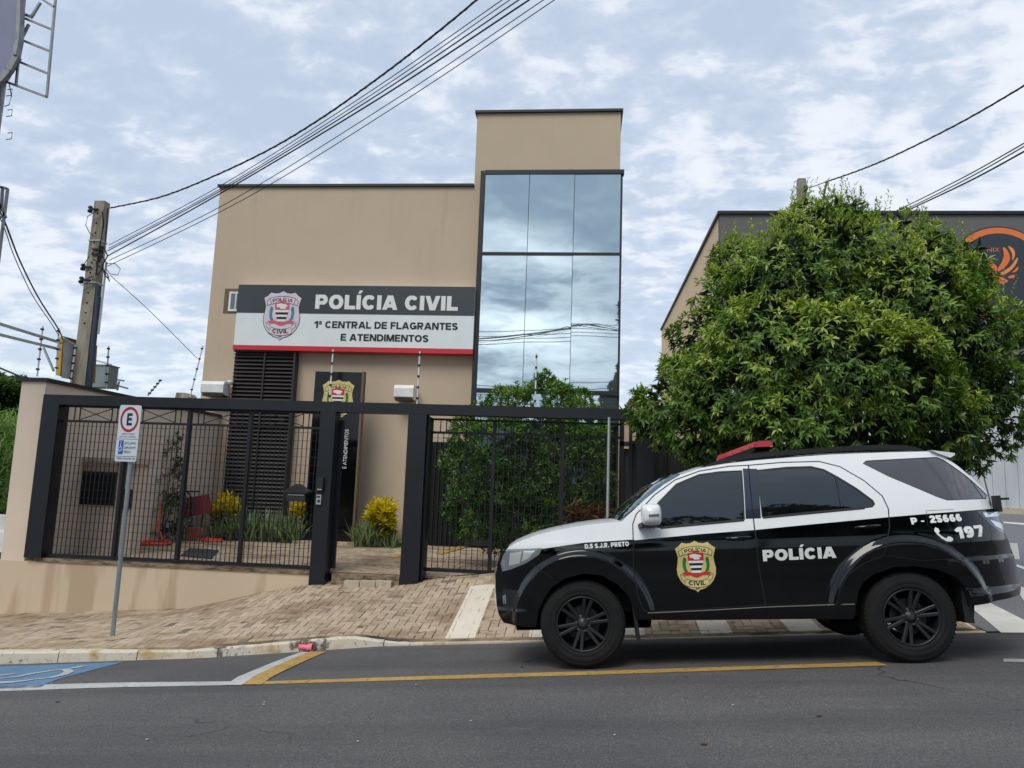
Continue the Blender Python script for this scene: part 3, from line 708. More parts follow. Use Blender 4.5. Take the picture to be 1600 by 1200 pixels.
# ---------------------------------------------------------------- black totem
yt = 16.2
a = at(493, 580, yt); b = at(566, 582, yt); tz1 = (a.z+b.z)/2; tx0, tx1 = a.x, b.x
s = NT('gloss_black'); s.set(col=lin((10, 10, 12)), rough=.06, spec=.5)
TT = Thing('totem_sign', 'tall glossy black totem with gold emblem and vertical white lettering', 'sign', ((tx0+tx1)/2, yt, YARD))
m = MB(); m.box((tx0, yt, YARD-.03), (tx1, yt+.16, tz1)); TT.part('body', m, 'gloss_black')
m = MB(); m.box((tx1+.001, yt-.005, YARD-.03), (tx1+.045, yt+.17, tz1+.02)); TT.part('side_trim', m, 'brown_reveal')
m = MB(); m.box((tx0-.15, yt-.25, YARD-.03), (tx1+.2, yt-.001, YARD+.06)); TT.part('plinth', m, 'concrete')
u0, u1 = at(503, 620, yt).x, at(553, 620, yt).x; vt, vb = at(528, 593.5, yt).z, at(536, 656, yt).z
cu2, cv2, su2, sv2 = (u0+u1)/2, (vt+vb)/2, (u1-u0)/.8, vt-vb
m = MB(); emblem(m, lambda u, v, w_: V(cu2+u*su2, yt-.004-w_, cv2+v*sv2), .0015); TT.part('emblem', m, EMB, fix=False)
q0 = at(541, 732, yt); q1 = at(543, 671, yt); hh = at(544, 700, yt).x-at(536, 700, yt).x
m = MB(); Wt = text2d('E ATENDIMENTOS', 0)[2]; put_text(m, 'E ATENDIMENTOS', lambda u, v, w_: V(q0.x-v, yt-.004, q0.z+u), 0, 0, q1.z-q0.z, (q1.z-q0.z)/Wt*1.15, 0, 0); TT.part('lettering', m, 'ink_white', fix=False)
# ---------------------------------------------------------------- wall lamps, camera
def wlamp(pxa, pya, pxb, pyb, lab):
    a, b = at(pxa, pya, YB-.35), at(pxb, pyb, YB-.35); t = Thing('wall_lamp', lab, 'wall lamp', ((a.x+b.x)/2, YB, b.z), 'white box lamps on the facade')
    m = MB(); x0, x1, z0, z1 = a.x, b.x, b.z, a.z
    m.prism([(YB-.42, z0+.05), (YB-.30, z0), (YB-.06, z0), (YB-.06, z1-.10), (YB-.12, z1), (YB-.36, z1-.02), (YB-.42, z1-.10)], lambda u, v, w_: V(w_, u, v), x0, x1)
    t.part('housing', m, 'white_metal')
    m = MB(); m.box((x0+.03, YB-.40, z0-.035), (x1-.03, YB-.12, z0-.002)); t.part('lens_frame', m, 'dark_trim')
    m = MB(); m.bar(V((x0+x1)/2, YB-.08, (z0+z1)/2), V((x0+x1)/2, YB-.004, (z0+z1)/2), .1, .1); t.part('bracket', m, 'steel_grey')
wlamp(317, 594, 350, 617, 'white box floodlight on the facade left of the dark louvre')
wlamp(617, 600, 646, 624, 'white box floodlight on the facade right of the black totem')
q = at(360, 597, YB-.25); t = Thing('security_camera', 'small white dome camera at the upper left edge of the louvre', 'camera', q)
m = MB(); m.lathe([(.0, -.07), (.05, -.055), (.07, 0), (.07, .03), (0, .03)], q, 'z', 14); t.part('dome', m, 'white_metal')
m = MB(); m.box((q.x-.02, q.y, q.z+.0), (q.x+.02, YB-.02, q.z+.03)); t.part('arm', m, 'white_metal')
# ---------------------------------------------------------------- boundary wall (left) and low front wall
sxw = -8.6
BW = Thing('boundary_wall', 'beige rendered wall at the left with dark coping and stained low front section', 'wall', (-8.7, YF, -.6))
m = MB(); a = at(46, 590, YF+.1); b = at(6, 930, YF+.1)
zt = 2.93
pl = a.x-.02
# side wall running back
m.prism([(YF+.203, -1.2), (YB+3, -1.2), (YB+3, zt), (YF+.203, zt)], lambda u, v, w_: V(w_, u, v), sxw-.22, sxw)
BW.part('side_wall', m, 'beige_wall')
m = MB(); m.box((sxw-.27, YF+.245, zt+.002), (sxw+.05, YB+3, zt+.06)); BW.part('coping', m, 'dark_trim')
m = MB(); m.prism([(b.x-.0, -1.5), (sxw, -1.5), (sxw, zt), (a.x, zt)], lambda u, v, w_: V(u, w_, v), YF-.05, YF+.2); BW.part('pier', m, 'beige_wall')
m = MB(); m.box((a.x-.04, YF-.09, zt+.002), (sxw+.05, YF+.24, zt+.06)); BW.part('coping', m, 'dark_trim')
m = MB(); m.prism([(b.x-.3, -1.5), (-3.97, -1.5), (-3.97, .115), (sxw-.18, .115), (sxw-.18, -.0), (b.x-.3, -.0)][:4]+[(b.x-.02, .115)], lambda u, v, w_: V(u, w_, v), YF-.056, YF+.12)
BW.part('low_wall', m, 'stained_wall')
s = NT('stained_concrete'); a_ = s.noise(6, 6, .7, sc=(1, 1, 3)); s.set(col=s.ramp(a_, [(.35, lin((70, 58, 46))), (.5, lin((128, 112, 92))), (.68, lin((160, 144, 122)))]), rough=.95, spec=.2); s.bump(a_, .6, .01)
m = MB(); m.box((-8.42, YF-.075, .118), (-4.0, YF+.14, .175)); BW.part('wall_cap', m, 'stained_concrete')
# front step with loose bricks
m = MB(); m.box((-3.66, YF-.10, -.2), (-2.64, YF+.14, .145)); t_ = single('door_step', m, 'stained_concrete', 'worn concrete step in the open pedestrian gateway', 'step')
for k in range(3):
    x = -3.42+k*.235; m = MB(); z_ = zs(x+.1, YF-.2)
    m.box((x, YF-.26+.01*k, z_-.01), (x+.225, YF-.115, z_+.085)); single('loose_brick', m, 'concrete', ['left brick of the three laid at the gateway step', 'middle brick of the three laid at the gateway step', 'right brick of the three laid at the gateway step'][k], 'brick', 'bricks at the gateway step')
# ---------------------------------------------------------------- front fence
F = Thing('front_fence', 'black steel fence with square beam and barred panels before the yard', 'fence', (-5, YF, .12))
m = MB(); bz1, bz0 = 2.72, 2.565
m.box((-8.56, YF-.12, bz0), (1.05, YF+.10, bz1)); F.part('beam', m, 'black_steel')
def post(x0, x1, z0, d=.12): m = MB(); m.box((x0, YF-d-.003, z0), (x1, YF+.13, bz0-.002)); return F.part('post', m, 'black_steel')
post(-8.56, -8.28, .178); pA = (at(504, 780, YF-.12).x, at(492, 780, YF-.12).x)
xa0 = at(490, 800, YF-.12).x; xa1 = at(514, 800, YF-.12).x
xb0 = at(630, 800, YF-.12).x; xb1 = at(659, 800, YF-.12).x
post(xa0, xa1, -.05); post(xb0, xb1, -.02); post(.80, 1.05, .2)
def bars(x0, x1, z0, z1, y, dx, dz, heavy, railz, name='grille', thing=F, par=None):
    m = MB(); n = int((x1-x0)/dx)
    for i in range(1, n):
        x = x0+(x1-x0)*i/n; m.box((x-.0047, y-.006, z0), (x+.0047, y+.006, railz))
    z = z0+dz
    while z < railz-.03: m.box((x0, y-.0098, z-.0027), (x1, y-.0062, z+.0027)); z += dz
    mg = m
    m = MB(); m.box((x0, y-.03, z0-.05), (x1, y+.03, z0)); m.box((x0, y-.022, railz), (x1, y+.022, railz+.035)); m.box((x0, y-.02, z1-.03), (x1, y+.02, z1))
    for hx in heavy: m.box((hx-.026, y-.036, z0-.048), (hx+.026, y+.036, z1-.001))
    thing.part('frame', m, 'black_steel', par)
    # cross braces between pairs of uprights in the top band
    m = mg; xs2 = [x0]+list(heavy)+[x1]
    for a_, b_ in zip(xs2, xs2[1:]):
        w_ = b_-a_
        for c_ in (.36, .64) if w_ > .8 else (.5,):
            cx_ = a_+w_*c_
        k = a_+w_*.5-.27
        for xx in (k, k+.54, k-.09, k+.63): 
            if a_+.05 < xx < b_-.05: m.box((xx-.007, y-.007, railz+.036), (xx+.007, y+.007, z1-.031))
        if w_ > .7:
            m.bar(V(k, y, railz+.04), V(k+.54, y, z1-.035), .012, .012); m.bar(V(k, y-.014, z1-.035), V(k+.54, y-.014, railz+.04), .012, .012)
    thing.part(name, m, 'black_steel', par)
hv = [at(187, 780, YF).x, at(285, 780, YF).x, at(382, 780, YF).x]
bars(-8.27, xa0-.01, .24, bz0, YF, .072, .125, hv, at(300, 665, YF).z)
# side return of the frame seen behind the end post
m = MB(); m.box((-8.57, YF+.13, .17), (-8.50, YF+.30, bz0-.01)); F.part('end_plate', m, 'black_steel')
# sliding vehicle gate
G = Thing('sliding_gate', 'wide black mesh sliding gate right of the pedestrian gateway', 'gate', (-1, YF+.2, .2))
yg2 = YF+.20; gx0_, gx1_ = xb1+.04, .62
hv = [at(768, 800, yg2).x, at(878, 750, yg2).x]
bars(gx0_, gx1_, .27, bz0-.03, yg2, .085, .14, hv, at(770, 680, yg2).z, 'grille', G)
m = MB(); m.box((xb1+.005, YF-.02, .03), (gx0_, yg2+.05, bz0-.03)); G.part('guide_post', m, 'black_steel')
# white rod in front of the gate (rain pipe)
q0 = at(948.5, 812, YF-.02); q1 = at(955.5, 655, YF-.02)
m = MB(); m.tube([V(q0.x, YF-.19, .2), V(q0.x, YF-.19, bz0+.02)], .022, 10); single('drain_pipe', m, 'aluminium', 'pale vertical pipe in front of the sliding gate at its right end', 'pipe')
# pedestrian gate leaf, standing open
PG = Thing('pedestrian_gate', 'narrow black gate leaf standing open into the yard', 'gate', (xa1, YF+.15, .15))
dirv = V(at(516, 780, YF+.1).x, YF+.1, 0).normalized(); hx, hy = xa1+.03, YF+.15
P0 = V(hx, hy, 0); P1 = P0+dirv*.95
m = MB(); m.bar(P0+V(0, 0, .2), P0+V(0, 0, 2.46), .06, .06); m.bar(P1+V(0, 0, .2), P1+V(0, 0, 2.46), .05, .05)
for z in (.23, 1.2, 2.43): m.bar(P0+V(0, 0, z), P1+V(0, 0, z), .04, .05)
PG.part('frame', m, 'black_steel')
m = MB()
for k in range(1, 12): m.bar(P0.lerp(P1, k/12)+V(0, 0, .25), P0.lerp(P1, k/12)+V(0, 0, 2.4), .016, .016)
PG.part('grille', m, 'black_steel')
# mailbox on the fence
MBX = Thing('mailbox', 'black house-shaped mailbox mounted on the barred fence panel', 'mailbox', (at(461, 784, YF-.14).x, YF-.1, at(461, 784, YF-.14).z))
a, b = at(445, 783, YF-.2), at(479, 771, YF-.2)
m = MB(); m.box((a.x+.015, YF-.2, a.z), (b.x-.015, YF-.02, b.z)); MBX.part('box', m, 'dark_trim')
c_ = at(462, 757, YF-.2); e_ = at(443, 771, YF-.2); g_ = at(482, 771, YF-.2)
m = MB(); m.prism([(e_.x, b.z+.002), (g_.x, b.z+.002), (g_.x-.01, b.z+.03), ((e_.x+g_.x)/2, c_.z+.01), (e_.x+.01, b.z+.03)], lambda u, v, w_: V(u, w_, v), YF-.22, YF-.02); MBX.part('lid', m, 'dark_trim')
m = MB(); m.box((a.x+.04, YF-.204, b.z-.035), (b.x-.04, YF-.2005, b.z-.02)); MBX.part('slot', m, 'steel_grey')
# intercom on post A
ya = YF-.124
IC = Thing('intercom', 'silver and black intercom handset panel on the fence post', 'intercom', (at(499, 780, ya).x, ya, at(499, 788, ya).z))
def pb(t, n_, x0, y0, x1, y1, dep, mt, d0=0):
    a, b = at(x0, y1, ya), at(x1, y0, ya); m = MB(); m.box((a.x, ya-dep, a.z), (b.x, ya-d0, b.z)); return t.part(n_, m, mt)
pb(IC, 'panel', 494.5, 773, 503, 788, .03, 'aluminium'); pb(IC, 'speaker_slots', 496, 775, 501.5, 777.5, .033, 'dark_trim', .0305); pb(IC, 'call_button', 497, 781, 501, 785, .034, 'dark_trim', .0305)
KB = Thing('door_keypad', 'small black keypad box above the silver intercom', 'keypad', (at(502, 766, ya).x, ya, at(499, 766, ya).z))
pb(KB, 'housing', 495.5, 746, 507, 767, .05, 'dark_trim'); pb(KB, 'strip', 497.5, 764, 504, 765.5, .054, 'aluminium', .0505)
# solid dark gate further right, behind the vehicle
SG = Thing('solid_gate', 'solid dark grey panelled gate behind the black and white vehicle', 'gate', (2, YF+.5, .3))
simple('charcoal_sheet', (44, 45, 50), .5, 0, .1, 3)
zt_ = at(1060, 697, YF+.5).z
m = MB(); m.box((.72, YF+.5, .2), (4.2, YF+.53, zt_)); SG.part('sheet', m, 'charcoal_sheet')
m = MB()
for x in (.72, 1.25, 2.35, 3.4, 4.16): m.box((x, YF+.45, .2), (x+.05, YF+.499, zt_+.28))
m.box((.72, YF+.44, zt_+.002), (4.2, YF+.56, zt_+.06)); m.box((.72, YF+.46, zt_+.28), (4.2, YF+.54, zt_+.36)); SG.part('frame', m, 'dark_trim')
m = MB(); 
for k in range(14): x = .8+k*.24; m.box((x, YF+.494, .25), (x+.006, YF+.4995, zt_-.02))
SG.part('ribs', m, 'dark_trim')
# ---------------------------------------------------------------- the police vehicle
def carpaint(name, rgb, rough=.08, dirt=.25):
    s = NT(name); c = lin(rgb); a = s.noise(3, 5, .6); b = s.noise(40, 3, .7)
    s.set(col=s.mix(s.math('MULTIPLY', s.g(a, .5, .8), dirt), c, lin((110, 104, 96))), rough=s.mix(s.g(a, .4, .75), (rough,)*3, (rough+.10,)*3), coat=.35, coatr=.04, spec=.4); return s.m
carpaint('black_paint', (3, 4, 6), .05, .01); carpaint('white_paint', (228, 230, 232), .16, .10)
simple('black_plastic', (24, 24, 26), .55, 0, .1, 10, .2); simple('tyre_rubber', (30, 30, 31), .85, 0, .18, 12, .3, 0, .25, 120)
simple('gap_black', (6, 6, 7), .8); simple('rim_black', (36, 36, 39), .42, .3, .1); simple('chrome', (200, 202, 204), .12, 1, .03); simple('dull_metal', (120, 118, 114), .4, .8)
s = NT('tinted_glass'); s.set(col=(.004, .0045, .006), rough=.025, spec=1.0, coat=1.0, coatr=.01); s.b.inputs['Specular Tint'].default_value = (1, 1, 1, 1)
s = NT('quarter_glass'); s.set(col=(.055, .045, .05), rough=.04, spec=1.0, coat=1.0, coatr=.01)
s = NT('lamp_lens'); s.set(col=lin((132, 140, 146)), rough=.06, metal=.35, coat=1.0, coatr=.02)
s = NT('lamp_bright'); s.set(col=lin((235, 238, 240)), rough=.10, metal=.6, coat=1.0)
s = NT('lamp_dark'); s.set(col=lin((40, 44, 50)), rough=.10, coat=1.0)
s = NT('lightbar_red'); s.set(col=lin((178, 30, 50)), rough=.18, coat=.8); s.b.inputs['Subsurface Weight'].default_value = 0
s = NT('tail_red'); s.set(col=lin((150, 20, 26)), rough=.1, coat=1.0)
CY = 6.68; CW = 1.86
Pf, Pr = at(914, 1045, CY+.06), at(1433, 1037, CY+.06)
th = math.atan2(Pr.z-Pf.z, Pr.x-Pf.x); ph = math.radians(-2.0)
O = V(Pf.x, CY, Pf.z+.0)
ax_ = V(math.cos(th), 0, math.sin(th)); ay_ = V(0, math.cos(ph), math.sin(ph)); ay_ = (ay_-ax_*ax_.dot(ay_)).normalized(); az_ = ax_.cross(ay_)
def cw(x, y, z): return O+ax_*x+ay_*y+az_*z
def clocal(px, py, y):
    d = ray(px, py); n = ay_; t = ((O+ay_*y)-CAM).dot(n)/d.dot(n); p = CAM+d*t-O
    return p.dot(ax_), p.dot(az_)
XR = (Pr-Pf).length          # rear axle x
WZ = .372
def ys_base(x, z):
    y = .05
    if z > 1.06: t = z-1.06; y += .23*t+.20*t*t
    if z < .80: y += .10*(.80-z)**2
    y += -.012*math.exp(-((z-.975)/.09)**2)
    if x < -.10: u = (-.10-x)/.75; y += .36*max(0, u)**2.2
    if x > 3.0: u = (x-3.0)/.62; y += .20*u**2.6
    if x > XR+.30: k = sstep(XR+.30, XR+.5, x); y -= k*(.022*sstep(.845, .825, z)+.030*sstep(.585, .565, z))
    if x < -.45: k = sstep(-.45, -.62, x); y -= k*.022*sstep(.50, .48, z)
    return y
def ys(x, z):
    y = ys_base(x, z)
    for xc, R1, R0 in ((0, .645, .585), (XR, .70, .625)):
        r = math.hypot(x-xc, (z-WZ)*1.02)
        y -= .042*(1-sstep(R0, R1, r))*(1 if z > WZ-.3 else 0)
    return y
def cl(px, py, off=0.0, f=ys):
    y = .06
    for _ in range(12):
        x, z = clocal(px, py, y); y = y*.4+(f(x, z)+off)*.6
    return (x, z)
def CL(*pts): return [cl(*p) for p in pts]
# outlines traced on the body side (converted to metres in the vehicle's own frame)
top = CL((793, 857), (803, 850), (814, 845), (833, 838), (855, 832), (902, 822.5), (935, 818), (971, 815), (1007, 781), (1036, 758), (1063, 742), (1093, 732), (1135, 724.5), (1180, 719.5), (1240, 714.5), (1302, 710), (1380, 707), (1445, 705.5), (1468, 707))
rear = CL((1477, 715), (1496, 727.5), (1520, 748), (1545, 772), (1549, 783), (1551, 791), (1561, 796), (1567, 812), (1572, 835), (1581, 857), (1588, 875), (1592, 890), (1596.5, 912), (1595.5, 928), (1560, 938), (1524, 946))
arch_r = CL((1518, 946), (1515, 930), (1507, 915), (1492.6, 901), (1464, 889), (1429, 884.5), (1397, 886), (1366, 897), (1348, 910), (1341, 925), (1337, 952))
sill = CL((1334, 967), (1280, 967), (1180, 968), (1100, 969), (1040, 969), (996, 968))
arch_f = CL((994, 967), (990, 950), (982, 931), (966, 914), (940.5, 899), (912, 896), (882, 904), (862, 918), (850, 935), (841, 955), (837.6, 980))
nose = CL((812, 979), (787, 973), (780, 962), (776, 946), (774.5, 922), (774, 899), (777, 885), (784, 868))
OUT = top+rear+arch_r+sill+arch_f+nose
W_F = CL((1003, 821), (1030, 786), (1057.7, 757.6), (1092.6, 743), (1124, 738.6), (1157.5, 735.5), (1162, 811), (1095, 817), (1032, 823))
W_R = CL((1184, 735.5), (1230, 731.5), (1267.7, 730.5), (1286.7, 735.0), (1305.7, 745), (1337, 764), (1362.7, 783), (1365, 787), (1362, 790.5), (1350, 792), (1270, 799), (1191.7, 807))
W_Q = CL((1348.5, 723.7), (1353, 721), (1362.7, 720), (1464, 715), (1473.6, 719), (1508, 743), (1543, 775), (1540, 778.6), (1480, 781), (1464, 775.5), (1388, 743.5))
PILL = CL((1160.5, 732), (1183, 732.5), (1189, 810), (1165, 811))
D_F = CL((988.7, 819), (994, 803.5), (1023, 773), (1054.6, 750), (1093, 736), (1140, 728.5), (1169.5, 727), (1172, 760), (1176, 800), (1179, 826), (1185, 883), (1196, 945), (1150, 948), (1060, 954), (1015, 957), (1005.5, 953), (996, 930), (990, 893))
D_R = CL((1169.5, 727), (1223, 722.5), (1280, 721), (1312, 729), (1350, 751), (1378.6, 775), (1388, 795), (1390, 822.5), (1386.5, 851), (1380, 868), (1350, 880), (1325, 898), (1311, 925), (1309, 943), (1240, 945), (1196, 945), (1185, 883), (1179, 826), (1176, 800), (1172, 760))
HL = CL((793, 858), (847, 856.5), (843, 866), (822, 880), (800, 889), (785, 893), (782, 880), (786, 868))
HLB = CL((797, 864), (815, 862), (812, 880), (795, 884)); HLC = CL((818, 861), (836, 860), (826, 872), (815, 878))
TL = CL((1526, 799), (1545, 797.5), (1561, 796), (1568, 815), (1572, 835), (1560, 830), (1545, 818), (1533, 806))
TLB = CL((1536, 801), (1560, 799), (1563, 806), (1540, 808)); TLC = CL((1547, 812), (1566, 818), (1569, 828), (1556, 822))
FOG = CL((785, 925), (793, 921), (808, 922), (812, 935), (806, 950), (794, 955), (786, 948)); FOGL = CL((785, 931), (790, 929), (791, 943), (786, 944))
CLINE = CL((760, 862), (847, 857.5), (912, 848), (988, 843), (993, 844), (1100, 834), (1180, 828), (1260, 820), (1388, 808), (1460, 802), (1527, 796.6), (1580, 791))
FUEL = CL((1447, 798), (1490, 796), (1494, 812), (1492, 828), (1462, 829), (1450, 822))
def closed(p): return p+[p[0]]
def strip(pts, w):
    """thin polygon round a polyline"""
    L, R = [], []
    for i, p in enumerate(pts):
        a = pts[max(i-1, 0)]; b = pts[min(i+1, len(pts)-1)]; dx, dy = b[0]-a[0], b[1]-a[1]; l = math.hypot(dx, dy) or 1
        L.append((p[0]-dy/l*w/2, p[1]+dx/l*w/2)); R.append((p[0]+dy/l*w/2, p[1]-dx/l*w/2))
    return L+R[::-1]
GAPS = [strip(D_F[17:]+D_F[:7], .010), strip(D_F[6:12], .011), strip(D_F[11:17]+[D_F[17]], .010), strip(D_R[:13], .010), strip(D_R[12:16], .007), strip(closed(FUEL), .004),
        strip(CL((828, 878), (845, 890), (864, 904)), .006), strip(CL((1388, 868), (1440, 876), (1500, 872), (1535, 866), (1547, 858), (1550, 840), (1546, 820)), .005)]
def grow(poly, d):
    o = []
    n = len(poly)
    ar = sum(poly[i][0]*poly[(i+1) % n][1]-poly[(i+1) % n][0]*poly[i][1] for i in range(n)); sg = 1 if ar > 0 else -1
    for i, p in enumerate(poly):
        a, b = poly[i-1], poly[(i+1) % n]; dx, dy = b[0]-a[0], b[1]-a[1]; l = math.hypot(dx, dy) or 1
        o.append((p[0]+sg*dy/l*d, p[1]-sg*dx/l*d))
    return o
TRIM = [grow(W_F, .014), grow(W_R, .014), grow(W_Q, .006)]
def inside(p, poly):
    x, y = p; c = False; n = len(poly)
    for i in range(n):
        x1, y1 = poly[i]; x2, y2 = poly[i-1]
        if (y1 > y) != (y2 > y) and x < (x2-x1)*(y-y1)/(y2-y1)+x1: c = not c
    return c
def cdt(outer, inner_polys, inner_lines, step):
    vs, es = [], []
    def addp(poly, close=True):
        pts = []
        q = poly+[poly[0]] if close else poly
        for (a, b) in zip(q, q[1:]):
            n = max(1, int(math.hypot(b[0]-a[0], b[1]-a[1])/(step*1.2)))
            pts += [(a[0]+(b[0]-a[0])*i/n, a[1]+(b[1]-a[1])*i/n) for i in range(n)]
        if not close: pts.append(q[-1])
        k = len(vs); vs.extend(pts); m_ = len(pts)
        es.extend([(k+i, k+(i+1) % m_) for i in range(m_ if close else m_-1)])
    addp(outer)
    for p in inner_polys: addp(p)
    for p in inner_lines: addp(p, False)
    xs = [p[0] for p in outer]; zs_ = [p[1] for p in outer]
    x = min(xs)
    while x < max(xs):
        z = min(zs_)
        while z < max(zs_):
            if inside((x, z), outer): vs.append((x, z))
            z += step
        x += step
    r = delaunay_2d_cdt([Vector(v) for v in vs], es, [], 0, 1e-5)
    V2, F = r[0], r[2]
    keep = []
    for f in F:
        c = (sum(V2[i].x for i in f)/3, sum(V2[i].y for i in f)/3)
        if inside(c, outer): keep.append((list(f), c))
    return [(v.x, v.y) for v in V2], keep
INP = [W_F, W_R, W_Q, PILL, D_F, HL, HLB, HLC, TL, TLB, TLC, FOG, FOGL]+GAPS+TRIM+[D_R]
RINGS = []
for xc, R1, R0 in ((0, .645, .585), (XR, .70, .625)):
    for k in range(7):
        r = R0-.012+(R1-R0+.024)*k/6; run = []
        for j in range(61):
            a = -.35+(PI+.7)*j/60; p = (xc+r*math.cos(a), WZ+r*math.sin(a)/1.02)
            if inside(p, OUT) and p[1] > WZ-.29: run.append(p)
            else:
                if len(run) > 2: RINGS.append(run)
                run = []
        if len(run) > 2: RINGS.append(run)
V2, FT = cdt(OUT, INP, [CLINE, [(XR+.3, .825), (3.9, .825)], [(XR+.3, .845), (3.9, .845)], [(XR+.3, .565), (3.9, .565)], [(XR+.3, .585), (3.9, .585)], [(-.95, .48), (-.45, .48)], [(-.95, .50), (-.45, .50)]]+RINGS, .036)
def regname(c):
    inF, inR = inside(c, D_F), inside(c, D_R)
    own = 'front_door' if inF else 'rear_door' if inR else 'body'
    if inside(c, W_F): return 'front_window', 'tinted_glass'
    if inside(c, W_R): return 'rear_window', 'tinted_glass'
    if inside(c, W_Q): return 'quarter_window', 'quarter_glass'
    if inside(c, HLB) or inside(c, HLC): return 'headlight', 'lamp_bright'
    if inside(c, HL): return 'headlight', 'lamp_lens'
    if inside(c, TLB) or inside(c, TLC): return 'tail_light', 'lamp_bright'
    if inside(c, TL): return 'tail_light', 'lamp_dark'
    for g_ in GAPS:
        if inside(c, g_): return own, 'gap_black'
    for g_ in TRIM:
        if inside(c, g_): return own, 'black_plastic'
    if inside(c, PILL): return own, 'pillar_gloss'
    if inside(c, FOGL): return own, 'chrome'
    if inside(c, FOG): return own, 'black_plastic'
    if c[1] > interp(c[0], CLINE): return own, 'white_paint'
    return own, 'black_paint'
s = NT('pillar_gloss'); s.set(col=lin((40, 48, 60)), rough=.12, coat=.8)
CARM = ['black_paint', 'white_paint', 'gap_black', 'black_plastic', 'tinted_glass', 'quarter_glass', 'lamp_lens', 'lamp_bright', 'lamp_dark', 'chrome', 'pillar_gloss', 'tail_red']
regs = {}
for f, c in FT:
    r, mt = regname(c); regs.setdefault(r, []).append((f, mt))
CT = Thing('police_car', 'black and white police sport utility vehicle with red roof light bar, parked at the kerb', 'car', O)
def norm_at(x, z, side):
    h = .004; dx = (ys(x+h, z)-ys(x-h, z))/(2*h); dz = (ys(x, z+h)-ys(x, z-h))/(2*h)
    n = (ax_*dx-ay_*1+az_*dz); n.normalize()
    if side: n = (ax_*dx+ay_+az_*dz).normalized()
    return n
def skin(name, faces, side, off=0.0, parent=None):
    idx = {}; vs = []; fs = []; ms = []; ns = []
    for f, mt in faces:
        g_ = []
        for i in f:
            if i not in idx:
                idx[i] = len(vs); x, z = V2[i]; y = ys(x, z)+off
                vs.append(cw(x, CW-y if side else y, z)-O); ns.append(norm_at(x, z, side))
            g_.append(idx[i])
        a, b, c = [vs[k] for k in g_[:3]]
        if (b-a).cross(c-a).dot(ns[g_[0]]) < 0: g_ = g_[::-1]
        fs.append(g_); ms.append(CARM.index(mt))
    me = bpy.data.meshes.new(name); me.from_pydata([tuple(v) for v in vs], [], fs)
    used = sorted(set(ms))
    for k in used: me.materials.append(MATS[CARM[k]])
    me.polygons.foreach_set('material_index', [used.index(k) for k in ms]); me.polygons.foreach_set('use_smooth', [True]*len(fs))
    me.update(); me.normals_split_custom_set_from_vertices([tuple(n) for n in ns])
    ob = bpy.data.objects.new(name, me); COL.objects.link(ob); ob.parent = parent or CT.o
    return ob
# ---- body: both sides plus the loft over hood, windscreen, roof, tail and bumpers
bodies = {}
for side in (0, 1):
    bd = skin('body_side', regs['body'], side)
    fd = skin('door', regs['front_door'], side); rd = skin('door', regs['rear_door'], side)
    bodies[side] = (bd, fd, rd)
    skin('window', regs['front_window'], side, .004, fd); skin('window', regs['rear_window'], side, .004, rd)
    skin('quarter_window', regs['quarter_window'], side, .003)
    skin('headlight', regs['headlight'], side, -.002); skin('tail_light', regs['tail_light'], side, -.002)
    # inner faces of the wheel openings, sill and edges
    m = MB(); sd = (lambda y: CW-y) if side else (lambda y: y)
    for arc in (arch_r, arch_f, sill):
        q = [arc]; 
        m.grid([[cw(x, sd(ys(x, z)), z) for x, z in arc], [cw(x, sd(ys(x, z)+.03), z-.004) for x, z in arc], [cw(x, sd(.55), z) for x, z in arc]], 0, True)
    CT.part('wheel_housing', m, 'black_plastic')
for xc in (0, XR):
    for sgn_ in (0, 1):
        m2 = MB()
        pr = [(.62, .28), (.62, .60), (.0, .60)]
        vs = []; n = 24
        for r, h in pr:
            for j in range(n):
                a = 2*PI*j/n; vs.append(cw(xc+r*math.cos(a), CW-h if sgn_ else h, max(.30, WZ+.06+r*math.sin(a))))
        m2.add(vs, [(i*n+j, i*n+(j+1) % n, (i+1)*n+(j+1) % n, (i+1)*n+j) for i in range(2) for j in range(n)], 0, True)
        CT.part('wheel_well', m2, 'gap_black')
# chassis floor, exhaust, axle lumps
m = MB()
def cbox(m, a, b, mi=0):
    vs = [cw(x, y, z) for z in (a[2], b[2]) for y in (a[1], b[1]) for x in (a[0], b[0])]
    m.add(vs, [(0, 2, 3, 1), (4, 5, 7, 6), (0, 1, 5, 4), (2, 6, 7, 3), (0, 4, 6, 2), (1, 3, 7, 5)], mi)
cbox(m, (-.50, .28, .44), (XR+.66, CW-.28, .60)); cbox(m, (.45, .14, .43), (XR-.50, CW-.14, .50)); cbox(m, (.62, .3, .38), (.74, .42, .43)); cbox(m, (1.3, .25, .37), (XR-.35, 1.0, .43))
cbox(m, (XR-.06, .25, .34), (XR+.06, CW-.25, .42)); cbox(m, (-.05, .25, .30), (.05, CW-.25, .38)); cbox(m, (XR-.15, .8, .24), (XR+.15, 1.1, .45))
CT.part('chassis', m, 'gap_black')
